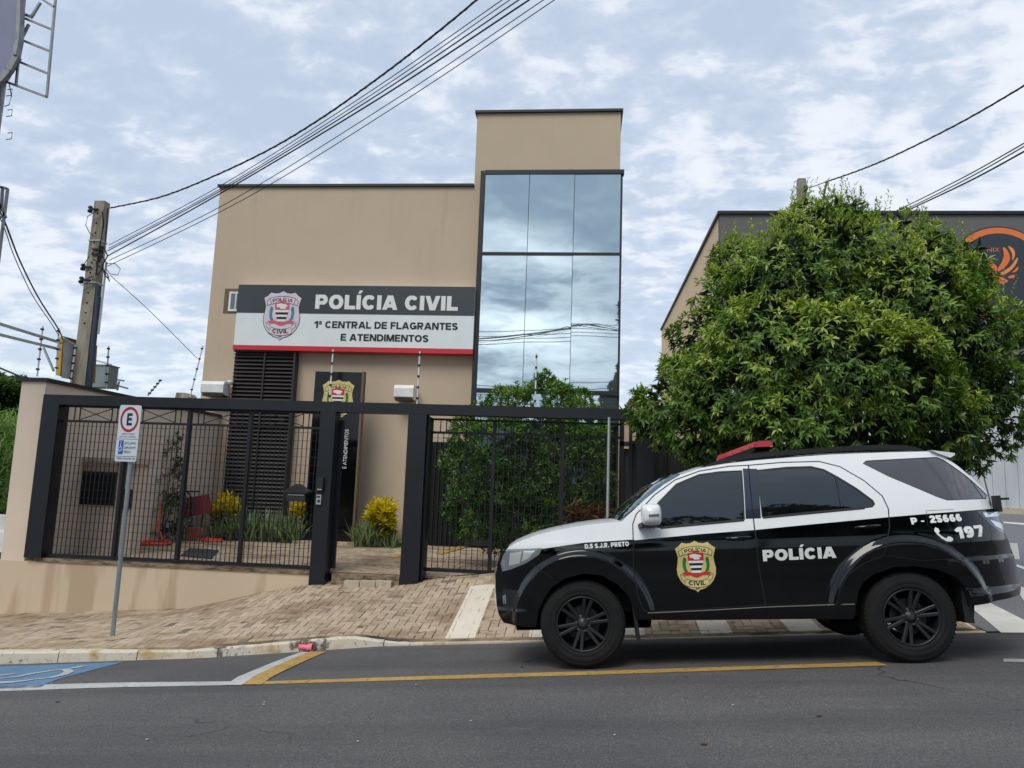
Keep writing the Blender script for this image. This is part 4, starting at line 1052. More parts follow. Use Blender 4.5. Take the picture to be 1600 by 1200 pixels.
# loft
def loft(pts, fmat, crown, name, endpts=None, nx=14, bulge=0.0):
    m = MB(); P = []
    fine = []
    for a, b in zip(pts, pts[1:]):
        n = max(1, int(math.hypot(b[0]-a[0], b[1]-a[1])/.06)); fine += [(a[0]+(b[0]-a[0])*i/n, a[1]+(b[1]-a[1])*i/n) for i in range(n)]
    fine.append(pts[-1])
    for x, z in fine:
        y = ys(x, z); row = []
        for k in range(nx+1):
            t = k/nx; e = 1-(2*t-1)**2; s_ = 1-abs(2*t-1)**4
            row.append(cw(x+bulge*e, y+(CW-2*y)*t, z+crown*s_))
        P.append(row)
    for i in range(len(P)-1):
        c = ((fine[i][0]+fine[i+1][0])/2, (fine[i][1]+fine[i+1][1])/2)
        m.grid([P[i], P[i+1]], fmat(c), True)
    return m
lm = lambda mats: mats
iW = 7   # top[7] is the foot of the windscreen
m = loft(top[:iW+1], lambda c: 1, .035, 'hood'); bm_ = CT.part('hood', m, ['black_paint', 'white_paint'])
m = loft(top[iW:11], lambda c: 0, .03, 'windscreen', bulge=-.10); CT.part('windscreen', m, ['tinted_glass'])
m = loft(top[10:], lambda c: 0, .03, 'roof'); CT.part('roof', m, ['white_paint'])
m = loft([top[-1]]+rear[:5], lambda c: 0, .0, 'x', bulge=.06); CT.part('rear_window', m, ['tinted_glass'])
m = loft(rear[4:9], lambda c: 0 if c[1] > interp(c[0], CLINE) else 1, .0, 'x', bulge=.07); tg = CT.part('tailgate', m, ['white_paint', 'black_paint'])
m = loft(rear[8:], lambda c: 0, .0, 'x', bulge=.07); rb = CT.part('rear_bumper', m, ['black_paint'])
m = loft(nose+[top[0]], lambda c: 0, .0, 'x', bulge=-.06); fb = CT.part('front_bumper', m, ['black_paint'])
# grille, plates
gx_ = min(p[0] for p in nose)+.03
m = MB(); gz = .80
for k in range(4): cbox(m, (gx_-.02, .55, gz-.10+k*.045), (gx_+.06, CW-.55, gz-.08+k*.045))
CT.part('grille', m, 'chrome', fb)
m = MB(); cbox(m, (gx_-.035, .62, .46), (gx_+.05, CW-.62, .60)); CT.part('lower_intake', m, 'black_plastic', fb)
tx = max(p[0] for p in rear)+.06
m = MB(); cbox(m, (tx-.05, .70, .78), (tx+.015, CW-.70, .92)); CT.part('number_plate', m, 'white_metal', tg)
# spoiler
m = MB(); sA = cl(1444, 706, .10); sB = clocal(1491, 709, .30); sC = clocal(1484, 714.5, .30)
m.prism([(sA[0], sA[1]+.004), (sB[0], sB[1]+.006), (sB[0]-.005, sB[1]-.014), (sC[0], sC[1]-.004), (sA[0]+.06, sA[1]-.03)], lambda u, v, w_: cw(u, w_, v), .285, CW-.285)
CT.part('spoiler', m, 'white_paint')
# roof rails
for side in (0, 1):
    sd = (lambda y: CW-y) if side else (lambda y: y)
    rp = [clocal(px, py, .36) for px, py in ((1093, 732), (1112, 723), (1135, 715.5), (1160, 710.5), (1207, 705.5), (1302, 698.5), (1370, 695.5), (1413, 696), (1430, 699.5), (1442, 704))]
    m = MB(); up_, lo_ = rp, []
    for i, (x, z) in enumerate(rp):
        zr0 = interp(x, top)+.012; lo_.append((x, zr0 if i in (0, 9) else max(zr0, z-.045)))
    poly = rp+lo_[::-1]
    q = [[cw(x, sd(y_), z) for x, z in rp] for y_ in (.33, .38)]
    lowq = [[cw(x, sd(y_), z) for x, z in lo_] for y_ in (.33, .38)]
    m.grid([lowq[0], q[0], q[1], lowq[1]], 0, False)
    for fx in (0, 3, 6, 9):
        pass
    rl = CT.part('roof_rail', m, 'black_plastic')
    m = MB()
    for i in (3, 6): x = rp[i][0]; cbox(m, (x-.06, sd(.335) if not side else sd(.375), interp(x, top)), (x+.06, sd(.375) if not side else sd(.335), lo_[i][1]+.01))
    cbox(m, (rp[0][0]+.3, min(sd(.34), sd(.36)), interp(rp[4][0], top)), (rp[8][0]-.02, max(sd(.34), sd(.36)), interp(rp[4][0], top)+.02))
    CT.part('rail_foot', m, 'gap_black', rl)
# light bar: shallow arrow shape across the roof
nb, zb_ = clocal(1206, 694.5, .40); nb -= .15; nf, zf_ = clocal(1124, 715, .92)
zb2 = max(zb_, zf_)
LBt = zb_+.015; 
def lbz(y, x): return zb_+(zf_-zb_)*(min(y, CW-y)-.40)/.52
m = MB(); m3 = MB()
ylist = [.36, .50, .65, .80, .93, CW-.80, CW-.65, CW-.50, CW-.36]
def lbx(y): t = (min(y, CW-y)-.36)/(.93-.36); return nb+(nf-nb)*t
rows = []
for y in ylist:
    x = lbx(y); z = lbz(y, x)
    rows.append([cw(x-.03, y, z-.028), cw(x-.012, y, z+.022), cw(x+.03, y, z+.030), cw(x+.12, y, z+.030), cw(x+.145, y, z+.016), cw(x+.15, y, z-.026), cw(x-.03, y, z-.028)])
m.grid(rows, 0, False); m.add(rows[0][:6], [tuple(range(6))], 0); m.add(rows[-1][:6], [tuple(range(6))[::-1]], 0)
LB = CT.part('light_bar', m, 'lightbar_red')
m = MB()
rows = [[cw(lbx(y)-.02, y, lbz(y, 0)-.055), cw(lbx(y)-.02, y, lbz(y, 0)-.030), cw(lbx(y)+.14, y, lbz(y, 0)-.030), cw(lbx(y)+.14, y, lbz(y, 0)-.055), cw(lbx(y)-.02, y, lbz(y, 0)-.055)] for y in ylist]
m.grid(rows, 0, False); cbox(m, (nb-.02, .42, zb_-.10), (nb+.13, .50, zb_-.05)); cbox(m, (nb-.02, CW-.50, zb_-.10), (nb+.13, CW-.42, zb_-.05)); CT.part('bar_base', m, 'black_plastic', LB)
for y in (.40, .52, .66, .80): x = lbx(y); m = MB(); cbox(m, (x-.040, y, lbz(y, 0)-.035), (x-.028, y+.015, lbz(y, 0)-.010)); CT.part('clip', m, 'dull_metal', LB)
# mirrors, handles
for side in (0, 1):
    sd = (lambda y: CW-y) if side else (lambda y: y)
    par = bodies[side][1]
    mx_, mz_ = clocal(1017, 804, -.10)
    m = MB(); rows = []
    for a_, (rx, rz, yy) in enumerate(((.002, .002, -.235), (.045, .05, -.23), (.075, .078, -.20), (.088, .092, -.13), (.085, .088, -.05), (.06, .065, -.01), (.002, .002, .0))):
        rows.append([cw(mx_+rx*(abs(math.cos(t))**.5)*(1 if math.cos(t) > 0 else -1)+.03*(math.sin(t) < 0)*0, sd(yy), mz_+rz*(abs(math.sin(t))**.5)*(1 if math.sin(t) > 0 else -1)) for t in [2*PI*j/20 for j in range(21)]])
    m.grid(rows, 0, True); mr_ = CT.part('door_mirror', m, 'white_paint', par)
    m = MB(); q4 = [cw(mx_+dx, sd(-.236), mz_+dz) for dx, dz in ((-.03, .0), (.06, .005), (.055, -.018), (-.03, -.02))]; m.add(q4+[v+ay_*(.01 if not side else -.01) for v in q4], [(0, 1, 2, 3), (7, 6, 5, 4), (0, 4, 5, 1), (1, 5, 6, 2), (2, 6, 7, 3), (3, 7, 4, 0)]); CT.part('indicator', m, 'dull_metal', par)
    m = MB(); hx0, hz0 = clocal(1003, 816, -.02); 
    vs = [cw(hx0-.01, sd(-.12), hz0+.002), cw(hx0+.13, sd(-.12), hz0+.005), cw(hx0+.12, sd(.10), hz0-.02), cw(hx0-.03, sd(.10), hz0-.02)]
    vs += [v-az_*.035 for v in vs]; m.add(vs, [(0, 1, 2, 3), (7, 6, 5, 4), (0, 4, 5, 1), (1, 5, 6, 2), (2, 6, 7, 3), (3, 7, 4, 0)]); CT.part('mirror_arm', m, 'black_plastic', par)
    for dpar, (x0_, y0_, x1_, y1_) in ((bodies[side][1], (1134, 842, 1173, 839)), (bodies[side][2], (1335, 824.5, 1375, 821))):
        a = cl(x0_, y0_); b = cl(x1_, y1_); m = MB(); pts = []
        for k in range(9):
            t = k/8; x = a[0]+(b[0]-a[0])*t; z = a[1]+(b[1]-a[1])*t; o_ = .006+.030*min(1, 3*min(t, 1-t))
            pts.append(cw(x, sd(ys(x, z)-o_), z))
        m.tube(pts, [.008]+[.0145]*7+[.008], 8); CT.part('handle', m, 'black_paint', dpar)
        m = MB(); n = 14; cxx, czz = (a[0]+b[0])/2, (a[1]+b[1])/2-.012
        m.add([cw(cxx+.055*math.cos(2*PI*j/n), sd(ys(cxx, czz)-.0012), czz+.026*math.sin(2*PI*j/n)) for j in range(n)], [tuple(range(n))]); CT.part('handle_recess', m, 'gap_black', dpar)
    # mud flaps
    for pts, nm in ((((984, 925), (990, 925), (1001, 1000), (996, 1001)), 'f'), (((1500, 895), (1513, 915), (1523, 974), (1508, 973), (1503, 940)), 'r')):
        P = [clocal(px, py, .06) for px, py in pts]; m = MB(); m.prism(P, lambda u, v, w_: cw(u, sd(w_), v), .055, .27); CT.part('mud_flap', m, 'black_plastic')
# bright scuffs on the arch edge and the window surround lines: thin belt moulding
m = MB()
for a_, b_ in ((W_F[-1], W_F[6]), (W_R[-1], W_R[9])):
    pts = [cw(a_[0]+(b_[0]-a_[0])*k/6, ys(a_[0]+(b_[0]-a_[0])*k/6, a_[1]+(b_[1]-a_[1])*k/6-.012)-.003, a_[1]+(b_[1]-a_[1])*k/6-.012) for k in range(7)]
    m.tube(pts, .006, 6)
CT.part('window_moulding', m, 'black_plastic')
q = cl(1306, 745); q2 = cl(1315, 792); m = MB(); m.tube([cw(q[0], ys(*q)-.001, q[1]), cw(q2[0], ys(*q2)-.001, q2[1])], .009, 6); CT.part('window_divider', m, 'black_plastic', bodies[0][2])
# antenna on the rear corner
qa = clocal(1548, 785, .30); qb = clocal(1499, 640, .30)
m = MB(); m.tube([cw(qa[0], .30, qa[1]-.03), cw((qa[0]+qb[0])/2+.03, .30, (qa[1]+qb[1])/2), cw(qb[0], .30, qb[1])], [.006, .0035, .002], 6); an = CT.part('antenna', m, 'dark_trim')
m = MB(); q = clocal(1556, 778, .30); cbox(m, (q[0]-.02, .26, q[1]-.12), (q[0]+.02, .34, q[1]+.02)); cbox(m, (q[0]+.021, .28, q[1]-.02), (q[0]+.10, .32, q[1]+.0)); CT.part('antenna_mount', m, 'dark_trim', an)
# decals
def draped(m, off, k=.03):
    bm = bmesh.new(); vs = [bm.verts.new(v) for v in m.v]
    for f, mi in zip(m.f, m.m):
        try: fc = bm.faces.new([vs[i] for i in f]); fc.material_index = mi
        except ValueError: pass
    bmesh.ops.triangulate(bm, faces=bm.faces)
    for ax, nv in ((0, V(1, 0, 0)), (1, V(0, 1, 0))):
        lo = min(v.co[ax] for v in bm.verts); hi = max(v.co[ax] for v in bm.verts); c = lo+k*.5
        while c < hi:
            co = V(0, 0, 0); co[ax] = c; bmesh.ops.bisect_plane(bm, geom=bm.verts[:]+bm.edges[:]+bm.faces[:], plane_co=co, plane_no=nv); c += k
    o = MB(); bm.verts.index_update(); o.v = [tuple(cw(v.co.x, ys(v.co.x, v.co.y)-off-v.co.z, v.co.y)) for v in bm.verts]
    for f in bm.faces: o.f.append([v.index for v in f.verts]); o.m.append(f.material_index); o.sm.append(False)
    bm.free(); return o
def dec(side_y=0.0):
    return lambda u, v, w_: cw(u, ys(u, v)-.0025-w_, v)
def dtext(body, x0, y0, x1, y1, hpx, bold, par, mt='ink_white', subdiv=True):
    a, b = cl(x0, y0), cl(x1, y1); c_ = cl(x0, y0-hpx); h = c_[1]-a[1]; m = MB()
    L = math.hypot(b[0]-a[0], b[1]-a[1]); dx, dz = (b[0]-a[0])/L, (b[1]-a[1])/L
    put_text(m, body, lambda u, v, w_: V(a[0]+u*dx-v*dz, a[1]+u*dz+v*dx, w_), 0, 0, L, h, 0, bold)
    CT.part('lettering', draped(m, .003), mt, par, fix=False)
dtext('D.5 S.J.R. PRETO', 914, 857.5, 983, 853, 7.2, .05, None)
dtext('POLÍCIA', 1192.5, 877, 1307, 871.5, 17.5, .06, bodies[0][2])
dtext('P -', 1424.5, 819.5, 1445, 818.3, 10.5, .06, None); dtext('25666', 1454, 817.2, 1503.5, 814, 11.5, .06, None)
dtext('197', 1494, 842, 1539, 837.5, 18, .06, None)
pc = cl(1475, 834); r1 = cl(1489, 834)[0]-pc[0]; m = MB()
fnp = lambda u, v: V(pc[0]+u*r1, pc[1]+v*r1, 0)
P = [(-.95, .68), (-.62, .72), (-.42, .35), (-.58, .12), (-.2, -.3), (.12, -.52), (.40, -.42), (.85, -.50), (.92, -.22), (1.0, -.62), (.72, -.86), (.30, -.84), (-.25, -.62), (-.75, -.12), (-1.0, .35)]
P = [(-.95, .55), (-.78, .75), (-.50, .62), (-.42, .30), (-.60, .12), (-.38, -.18), (-.02, -.45), (.18, -.52), (.36, -.30), (.66, -.34), (.90, -.55), (.86, -.76), (.55, -.90), (.15, -.84), (-.38, -.50), (-.80, -.02), (-.98, .30)]
m.add([fnp(u, v) for u, v in P], [list(range(len(P)))]); CT.part('phone_symbol', draped(m, .003), 'ink_white', fix=False)
# door shield
c0 = cl(1088, 885); eu0, eu1 = cl(1056, 885)[0], cl(1119.5, 885)[0]; ev1, ev0 = cl(1088, 845)[1], cl(1088, 925)[1]
ecx, ecz, esu, esv = (eu0+eu1)/2, (ev0+ev1)/2, (eu1-eu0)/.8, ev1-ev0
m = MB(); emblem(m, lambda u, v, w_: V(ecx+u*esu, ecz+v*esv, w_), .0008); CT.part('emblem', draped(m, .003, .06), EMB, bodies[0][1], fix=False)
# dull metal strip standing in for the highlight on the doors' bottom edge
m = MB(); pts = [cl(px, py) for px, py in ((1012, 958), (1100, 954), (1200, 948.5), (1300, 945), (1335, 944))]
m.tube([cw(x, ys(x, z)-.004, z) for x, z in pts], .005, 6); CT.part('sill_highlight', m, 'dull_metal')
# wheels
def wheel(xc, side):
    R = WZ; sg = 1 if side else -1
    y0 = .035
    def w3(r, a, h):   # h from the outer face inward
        return cw(xc+r*math.cos(a), (CW-y0-h) if side else (y0+h), WZ+r*math.sin(a)*1.0)
    def lat(m, prof, n=48, mi=0):
        vs = [w3(r, 2*PI*j/n, h) for r, h in prof for j in range(n)]
        m.add(vs, [(i*n+j, i*n+(j+1) % n, (i+1)*n+(j+1) % n, (i+1)*n+j) for i in range(len(prof)-1) for j in range(n)], mi, True)
    m = MB(); lat(m, [(.233, .018), (.245, .006), (.268, .0), (.272, .003), (.276, .0), (.30, .002), (.318, .004), (.322, .009), (.326, .007), (.342, .014), (.356, .028), (.369, .05), (R, .08), (R+.002, .13), (R, .19), (.369, .22), (.34, .25), (.24, .25)])
    for k in range(64):   # shoulder tread blocks
        a = 2*PI*k/64; d_ = .028
        for h0, h1, r0, r1 in ((.030, .085, .350, .3715), (.185, .24, .350, .3715)):
            vs = [w3(r, aa, h) for r in (r0, r1) for aa, h in ((a-d_, h0+(.014 if r > .36 else 0)), (a+d_, h0+(.014 if r > .36 else 0)), (a+d_, h1), (a-d_, h1))]
            m.add(vs, [(0, 1, 2, 3), (7, 6, 5, 4), (0, 4, 5, 1), (1, 5, 6, 2), (2, 6, 7, 3), (3, 7, 4, 0)])
    wh = CT.part('wheel', m, 'tyre_rubber')
    m = MB(); lat(m, [(.234, .016), (.232, .012), (.222, .012), (.216, .022), (.212, .09), (.20, .20), (.15, .21)])
    for k in range(6):
        a = 2*PI*k/6+PI/6*0+.26
        for s2 in (-1, 1):
            a0, a1 = a+s2*.10, a+s2*.155
            wd0, wd1 = .016, .015
            p, q = w3(.05, a+s2*.20, .048), w3(.218, a1, .022)
            t = (q-p).normalized(); nn = t.cross(ay_).normalized(); dp = ay_*(-.03 if side else .03)
            vs = [p-nn*wd0, p+nn*wd0, q+nn*wd1, q-nn*wd1]; vs2 = [v+dp for v in vs]
            vs3 = [p-nn*wd0*.6, p+nn*wd0*.6, q+nn*wd1*.6, q-nn*wd1*.6]; vs3 = [v-dp*.18 for v in vs3]
            A = vs3+vs+vs2
            m.add(A, [(0, 1, 2, 3)]+[(i, i+4, (i+1) % 4+4, (i+1) % 4) for i in range(4)]+[(i+4, i+8, (i+1) % 4+8, (i+1) % 4+4) for i in range(4)])
    lat(m, [(.0, .028), (.032, .030), (.040, .042), (.075, .048), (.082, .062), (.07, .09)], 24)
    rm = CT.part('rim', m, 'rim_black', wh)
    for k in range(6):
        m = MB()
        a = 2*PI*k/6+.26+PI/6; c_ = w3(.058, a, .036); n = 6; ring = [c_+(ax_*math.cos(2*PI*j/n)+az_*math.sin(2*PI*j/n))*.0085 for j in range(n)]
        m.add(ring+[v+ay_*(-.02 if side else .02) for v in ring], [tuple(range(n))]+[(j, j+n, (j+1) % n+n, (j+1) % n) for j in range(n)])
        CT.part('wheel_nut', m, 'dull_metal', wh)
    m = MB(); n = 20
    def ell(cx_, cz_, rx, rz, wd):
        P0 = []; P1 = []
        for j in range(n+1):
            t = 2*PI*j/n; P0.append(w3(0, 0, .0265)+ax_*(cx_+rx*math.cos(t))+az_*(cz_+rz*math.sin(t))); P1.append(w3(0, 0, .0265)+ax_*(cx_+(rx-wd)*math.cos(t))+az_*(cz_+(rz-wd)*math.sin(t)))
        m.grid([P0, P1])
    ell(0, 0, .022, .015, .0028); ell(0, 0, .008, .0135, .0022); ell(0, .006, .016, .007, .0022); CT.part('hub_badge', m, 'dull_metal', wh)
    m = MB(); lat(m, [(.15, .10), (.15, .112), (.06, .112)], 28); lat(m, [(.06, .098), (.15, .10)], 28)
    CT.part('brake_disc', m, 'black_plastic', wh)
for xc in (0, XR):
    for side in (0, 1): wheel(xc, side)
# interior hint so the cabin is closed: dark block
m = MB(); cbox(m, (.4, .30, .55), (XR+.5, CW-.30, 1.10)); CT.part('cabin', m, 'gap_black')
# ---------------------------------------------------------------- foliage
def leafmat(name, pts, rough=.42, trans=.25):
    s = NT(name); a = s.n('ShaderNodeAttribute'); a.attribute_name = 'tone'
    c = s.ramp(a.outputs['Fac'], [(p, lin(col)) for p, col in pts])
    s.set(col=c, rough=rough, spec=.5)
    t = s.n('ShaderNodeBsdfTranslucent'); s.l(s.mix(1.0, c, (1.2, 1.25, .6), 'MULTIPLY'), t.inputs[0])
    m = s.n('ShaderNodeMixShader'); m.inputs[0].default_value = trans; s.l(s.b.outputs[0], m.inputs[1]); s.l(t.outputs[0], m.inputs[2])
    s.l(m.outputs[0], s.t.nodes['Material Output'].inputs[0]); return s.m
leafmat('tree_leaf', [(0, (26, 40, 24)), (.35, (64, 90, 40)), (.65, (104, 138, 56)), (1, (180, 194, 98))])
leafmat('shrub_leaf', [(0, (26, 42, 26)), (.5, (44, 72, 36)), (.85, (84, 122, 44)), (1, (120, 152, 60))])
leafmat('grey_leaf', [(0, (80, 100, 70)), (.6, (140, 160, 120)), (1, (184, 196, 156))])
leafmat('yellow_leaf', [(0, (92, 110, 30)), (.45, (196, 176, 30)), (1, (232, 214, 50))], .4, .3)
leafmat('brown_leaf', [(0, (66, 44, 36)), (.6, (130, 90, 70)), (1, (176, 140, 110))])
leafmat('far_leaf', [(0, (34, 52, 30)), (.6, (62, 92, 46)), (1, (104, 134, 70))])
leafmat('cane_leaf', [(0, (56, 84, 38)), (.6, (104, 142, 62)), (1, (150, 178, 96))])
simple('bark', (86, 74, 62), .9, 0, .25, 9, .6)
class Leaves:
    def __init__(s): s.v = []; s.f = []; s.t = []
    def leaf(s, p, d, n, L, W, tone):
        b = d.cross(n)
        if b.length < 1e-4: return
        b.normalize(); n = b.cross(d).normalized(); k = len(s.v)
        s.v += [p, p+d*L*.5+b*W*.5+n*W*.22, p+d*L-n*L*.12, p+d*L*.5-b*W*.5+n*W*.22]
        s.f += [(k, k+1, k+2), (k, k+2, k+3)]; s.t += [tone]*4
    def whorl(s, p, out, n, L, W, tone, rnd, droop=.25, open_=.9):
        out = out.normalized(); a = out.orthogonal().normalized(); b = out.cross(a); ph = rnd.random()*6.28
        for k in range(n):
            t = ph+k*2.4; o = open_*(.35+.75*k/n); d = (out*(1.1-o*.7)+(a*math.cos(t)+b*math.sin(t))*o); d.z -= droop*rnd.uniform(.4, 1.4); d.normalize()
            s.leaf(p-out*rnd.uniform(0, .05), d, out+V(0, 0, .5), L*rnd.uniform(.7, 1.15), W*rnd.uniform(.8, 1.15), min(1, max(0, tone+rnd.uniform(-.16, .16))))
    def build(s, name, mt, parent, loc):
        me = bpy.data.meshes.new(name); me.from_pydata([tuple(v-loc) for v in s.v], [], s.f); me.materials.append(MATS[mt])
        at2 = me.attributes.new('tone', 'FLOAT', 'POINT'); at2.data.foreach_set('value', s.t); me.polygons.foreach_set('use_smooth', [True]*len(s.f))
        o = bpy.data.objects.new(name, me); COL.objects.link(o); o.parent = parent; return o
def rdir(rnd):
    z = rnd.uniform(-1, 1); a = rnd.uniform(0, 2*PI); r = math.sqrt(1-z*z); return V(r*math.cos(a), r*math.sin(a), z)
def branches(m, base, tips, r0, rnd, n=8):
    for tp in tips:
        mid = base.lerp(tp, .5)+V(rnd.uniform(-.15, .15), rnd.uniform(-.15, .15), rnd.uniform(-.1, .25))
        m.tube([base, base.lerp(mid, .5)+V(0, 0, .05), mid, tp], [r0, r0*.75, r0*.5, r0*.15], 7)
# ---- the big street tree
rnd = random.Random(11)
TB = at(1330, 905, 10.0); TB.z = zs(TB.x, 9.9)
T = Thing('street_tree', 'large round evergreen tree on the pavement overhanging the police vehicle', 'tree', V(TB.x, 10.0, TB.z))
blobs = []
def blob(px, py, Y, rpx, sy=1.0):
    c = at(px, py, Y); r = rpx*Y/FPX; blobs.append((c, r, r*sy))
# (px, py, depth, radius px)
for b in ((1050, 640, 9.9, 62), (1020, 658, 10.2, 34), (1078, 590, 10.0, 50), (1100, 670, 9.6, 55), (1115, 530, 10.0, 66), (1150, 620, 9.3, 85), (1140, 465, 10.1, 58), (1165, 425, 10.3, 50), (1150, 405, 10.5, 36),
          (1210, 540, 9.1, 95), (1230, 440, 9.5, 90), (1262, 372, 10.0, 62), (1262, 345, 10.3, 36), (1325, 345, 10.3, 40), (1300, 335, 10.4, 32), (1310, 420, 9.6, 90), (1300, 560, 8.9, 100), (1240, 650, 9.0, 80), (1390, 385, 10.0, 62), (1440, 380, 10.2, 36),
          (1400, 470, 9.5, 95), (1390, 590, 9.0, 90), (1340, 665, 9.0, 70), (1450, 655, 9.4, 65), (1440, 430, 9.9, 70), (1492, 440, 10.3, 48), (1503, 408, 10.3, 36), (1480, 520, 9.9, 85), (1545, 505, 10.5, 50), (1510, 610, 10.2, 75), (1560, 560, 10.7, 60), (1590, 530, 10.9, 38),
          (1480, 690, 10.3, 45), (1545, 655, 10.8, 48), (1575, 690, 11.0, 22), (1515, 715, 10.6, 24), (1300, 500, 11.2, 120), (1420, 560, 11.3, 110), (1200, 580, 11.2, 90), (1170, 690, 10.3, 35)):
    blob(*b)
lv = Leaves()
for bi, (c, r, ry) in enumerate(blobs):
    n = int(900*(r/.7)**2)
    btone = rnd.uniform(-.10, .10)
    for k in range(n):
        d = rdir(rnd)
        if d.y > .55 and rnd.random() < .7: continue
        nz = noise.noise((c+d*r)*1.7+V(bi, 0, 0)); nz2 = noise.noise((c+d*r)*4.5)
        rr = r*(rnd.uniform(.76, 1.04)+.34*nz+.20*nz2)
        p = c+V(d.x*rr, d.y*rr, d.z*rr*.95)
        dep = 0; bad = False
        for (c2, r2, _) in blobs:
            if (p-c2).length < r2*.74: bad = True; break
        if bad: continue
        if nz2 < -.26 and rnd.random() < .6: continue
        if nz < -.15 and rnd.random() < .8: continue
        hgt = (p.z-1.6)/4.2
        tone = .34+btone+.34*max(0, d.z)+.22*hgt+.42*nz2+(.10 if d.y < -.3 else 0)  # paler young growth on top; top and near side also coloured as lit
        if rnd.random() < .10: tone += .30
        if p.x > 4.6: tone -= .12  # shade of the crown's right side put into the leaf colour
        out = (d+V(0, 0, .35)+rdir(rnd)*.35)
        top_ = d.z > .45 and hgt > .55
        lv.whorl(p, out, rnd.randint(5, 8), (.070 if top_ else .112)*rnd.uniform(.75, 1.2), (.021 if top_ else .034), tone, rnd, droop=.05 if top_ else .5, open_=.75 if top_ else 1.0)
# upright young shoots along the crown's top, hanging sprays along its bottom
for k in range(260):
    c, r, _ = rnd.choice(blobs[:30]); a = rnd.uniform(0, 2*PI); q = rnd.uniform(0, .7)
    p = c+V(math.cos(a)*r*q, math.sin(a)*r*q, r*.93)
    if any((p-c2).length < r2*.85 for c2, r2, _ in blobs): continue
    L = rnd.uniform(.10, .30); lean = V(rnd.uniform(-.35, .35), rnd.uniform(-.3, .3), 1).normalized()
    for j in range(7):
        lv.whorl(p+lean*L*j/6, lean, 2, .055, .016, .85, rnd, 0, .9)
for k in range(420):
    c, r, _ = rnd.choice(blobs); d = rdir(rnd); d.z = -abs(d.z); p = c+d*r*1.02
    if any((p-c2).length < r2*.9 for c2, r2, _ in blobs): continue
    lv.whorl(p, V(d.x*.3, d.y*.3-.1, -.6), 7, .13, .036, rnd.uniform(.35, .8), rnd, .3)
print('tree leaves', len(lv.f)//2)
for (c, r, _) in blobs:
    if c.x > 5.2: continue
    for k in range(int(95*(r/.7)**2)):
        d = rdir(rnd); p = c+d*r*rnd.uniform(.35, .72); lv.whorl(p, d, 4, .19, .07, rnd.uniform(.0, .18), rnd, .3)  # inner leaves coloured dark to paint the shade inside the crown
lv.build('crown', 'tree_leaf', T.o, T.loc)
m = MB(); b0 = V(TB.x, 10.0, TB.z-.1); b1 = b0+V(.05, .05, 1.15)
m.tube([b0, b0+V(.02, 0, .5), b1], [.19, .15, .13], 12)
branches(m, b1, [c for c, r, _ in blobs[::2]], .07, rnd); T.part('trunk', m, 'bark')
# ---- garden shrub behind the sliding gate
def shrub(name, label, cat, loc, blobs_, mt, n0, L, W, rnd, tone0=.35, droop=.1, stem=True, group=None, cut=.7):
    t = Thing(name, label, cat, loc, group); lv = Leaves()
    for bi, (c, r) in enumerate(blobs_):
        for k in range(int(n0*r*r)):
            d = rdir(rnd); nz = noise.noise((c+d*r)*3.1+V(bi*3, 0, 0)); p = c+d*r*(rnd.uniform(.7, 1.05)+.5*nz)
            if nz < -.2: continue
            if any((p-c2).length < r2*cut for c2, r2 in blobs_): continue
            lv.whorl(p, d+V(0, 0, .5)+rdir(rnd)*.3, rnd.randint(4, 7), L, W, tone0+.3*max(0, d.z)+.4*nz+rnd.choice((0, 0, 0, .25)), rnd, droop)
    lv.build('foliage', mt, t.o, t.loc)
    if stem:
        m = MB(); b = Vector(loc); branches(m, b+V(0, 0, 0), [c for c, r in blobs_][:6], .022, rnd); t.part('stem', m, 'bark')
    return t
def bl(lst, Y0): return [(at(px, py, Y0+dy), rpx*(Y0+dy)/FPX) for px, py, dy, rpx in lst]
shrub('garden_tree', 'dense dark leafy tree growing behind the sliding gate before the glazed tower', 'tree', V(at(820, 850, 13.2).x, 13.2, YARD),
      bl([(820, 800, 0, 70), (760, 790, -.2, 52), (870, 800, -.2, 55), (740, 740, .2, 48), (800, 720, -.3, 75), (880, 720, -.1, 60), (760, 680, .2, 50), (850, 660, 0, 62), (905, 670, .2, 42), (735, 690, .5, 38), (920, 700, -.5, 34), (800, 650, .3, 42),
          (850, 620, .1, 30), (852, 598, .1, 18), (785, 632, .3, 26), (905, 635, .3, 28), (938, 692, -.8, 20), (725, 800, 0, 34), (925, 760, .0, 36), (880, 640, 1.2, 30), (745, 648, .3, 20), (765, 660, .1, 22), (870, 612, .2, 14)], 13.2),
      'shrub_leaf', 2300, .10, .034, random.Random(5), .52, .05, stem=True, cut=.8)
# climbing thin shrub against the side wall
shrub('wall_shrub', 'thin scruffy shrub growing against the inner side wall behind the left fence', 'shrub', V(at(250, 850, 15).x, 15, YARD),
      bl([(248, 808, 0, 40), (240, 775, 0, 34), (256, 755, 0, 34), (250, 728, 0, 28), (264, 712, 0, 21), (260, 695, 0, 15), (274, 685, .1, 11), (250, 835, 0, 30), (276, 798, 0, 24), (240, 745, 0, 24)], 15), 'shrub_leaf', 1300, .09, .025, random.Random(6), .25)
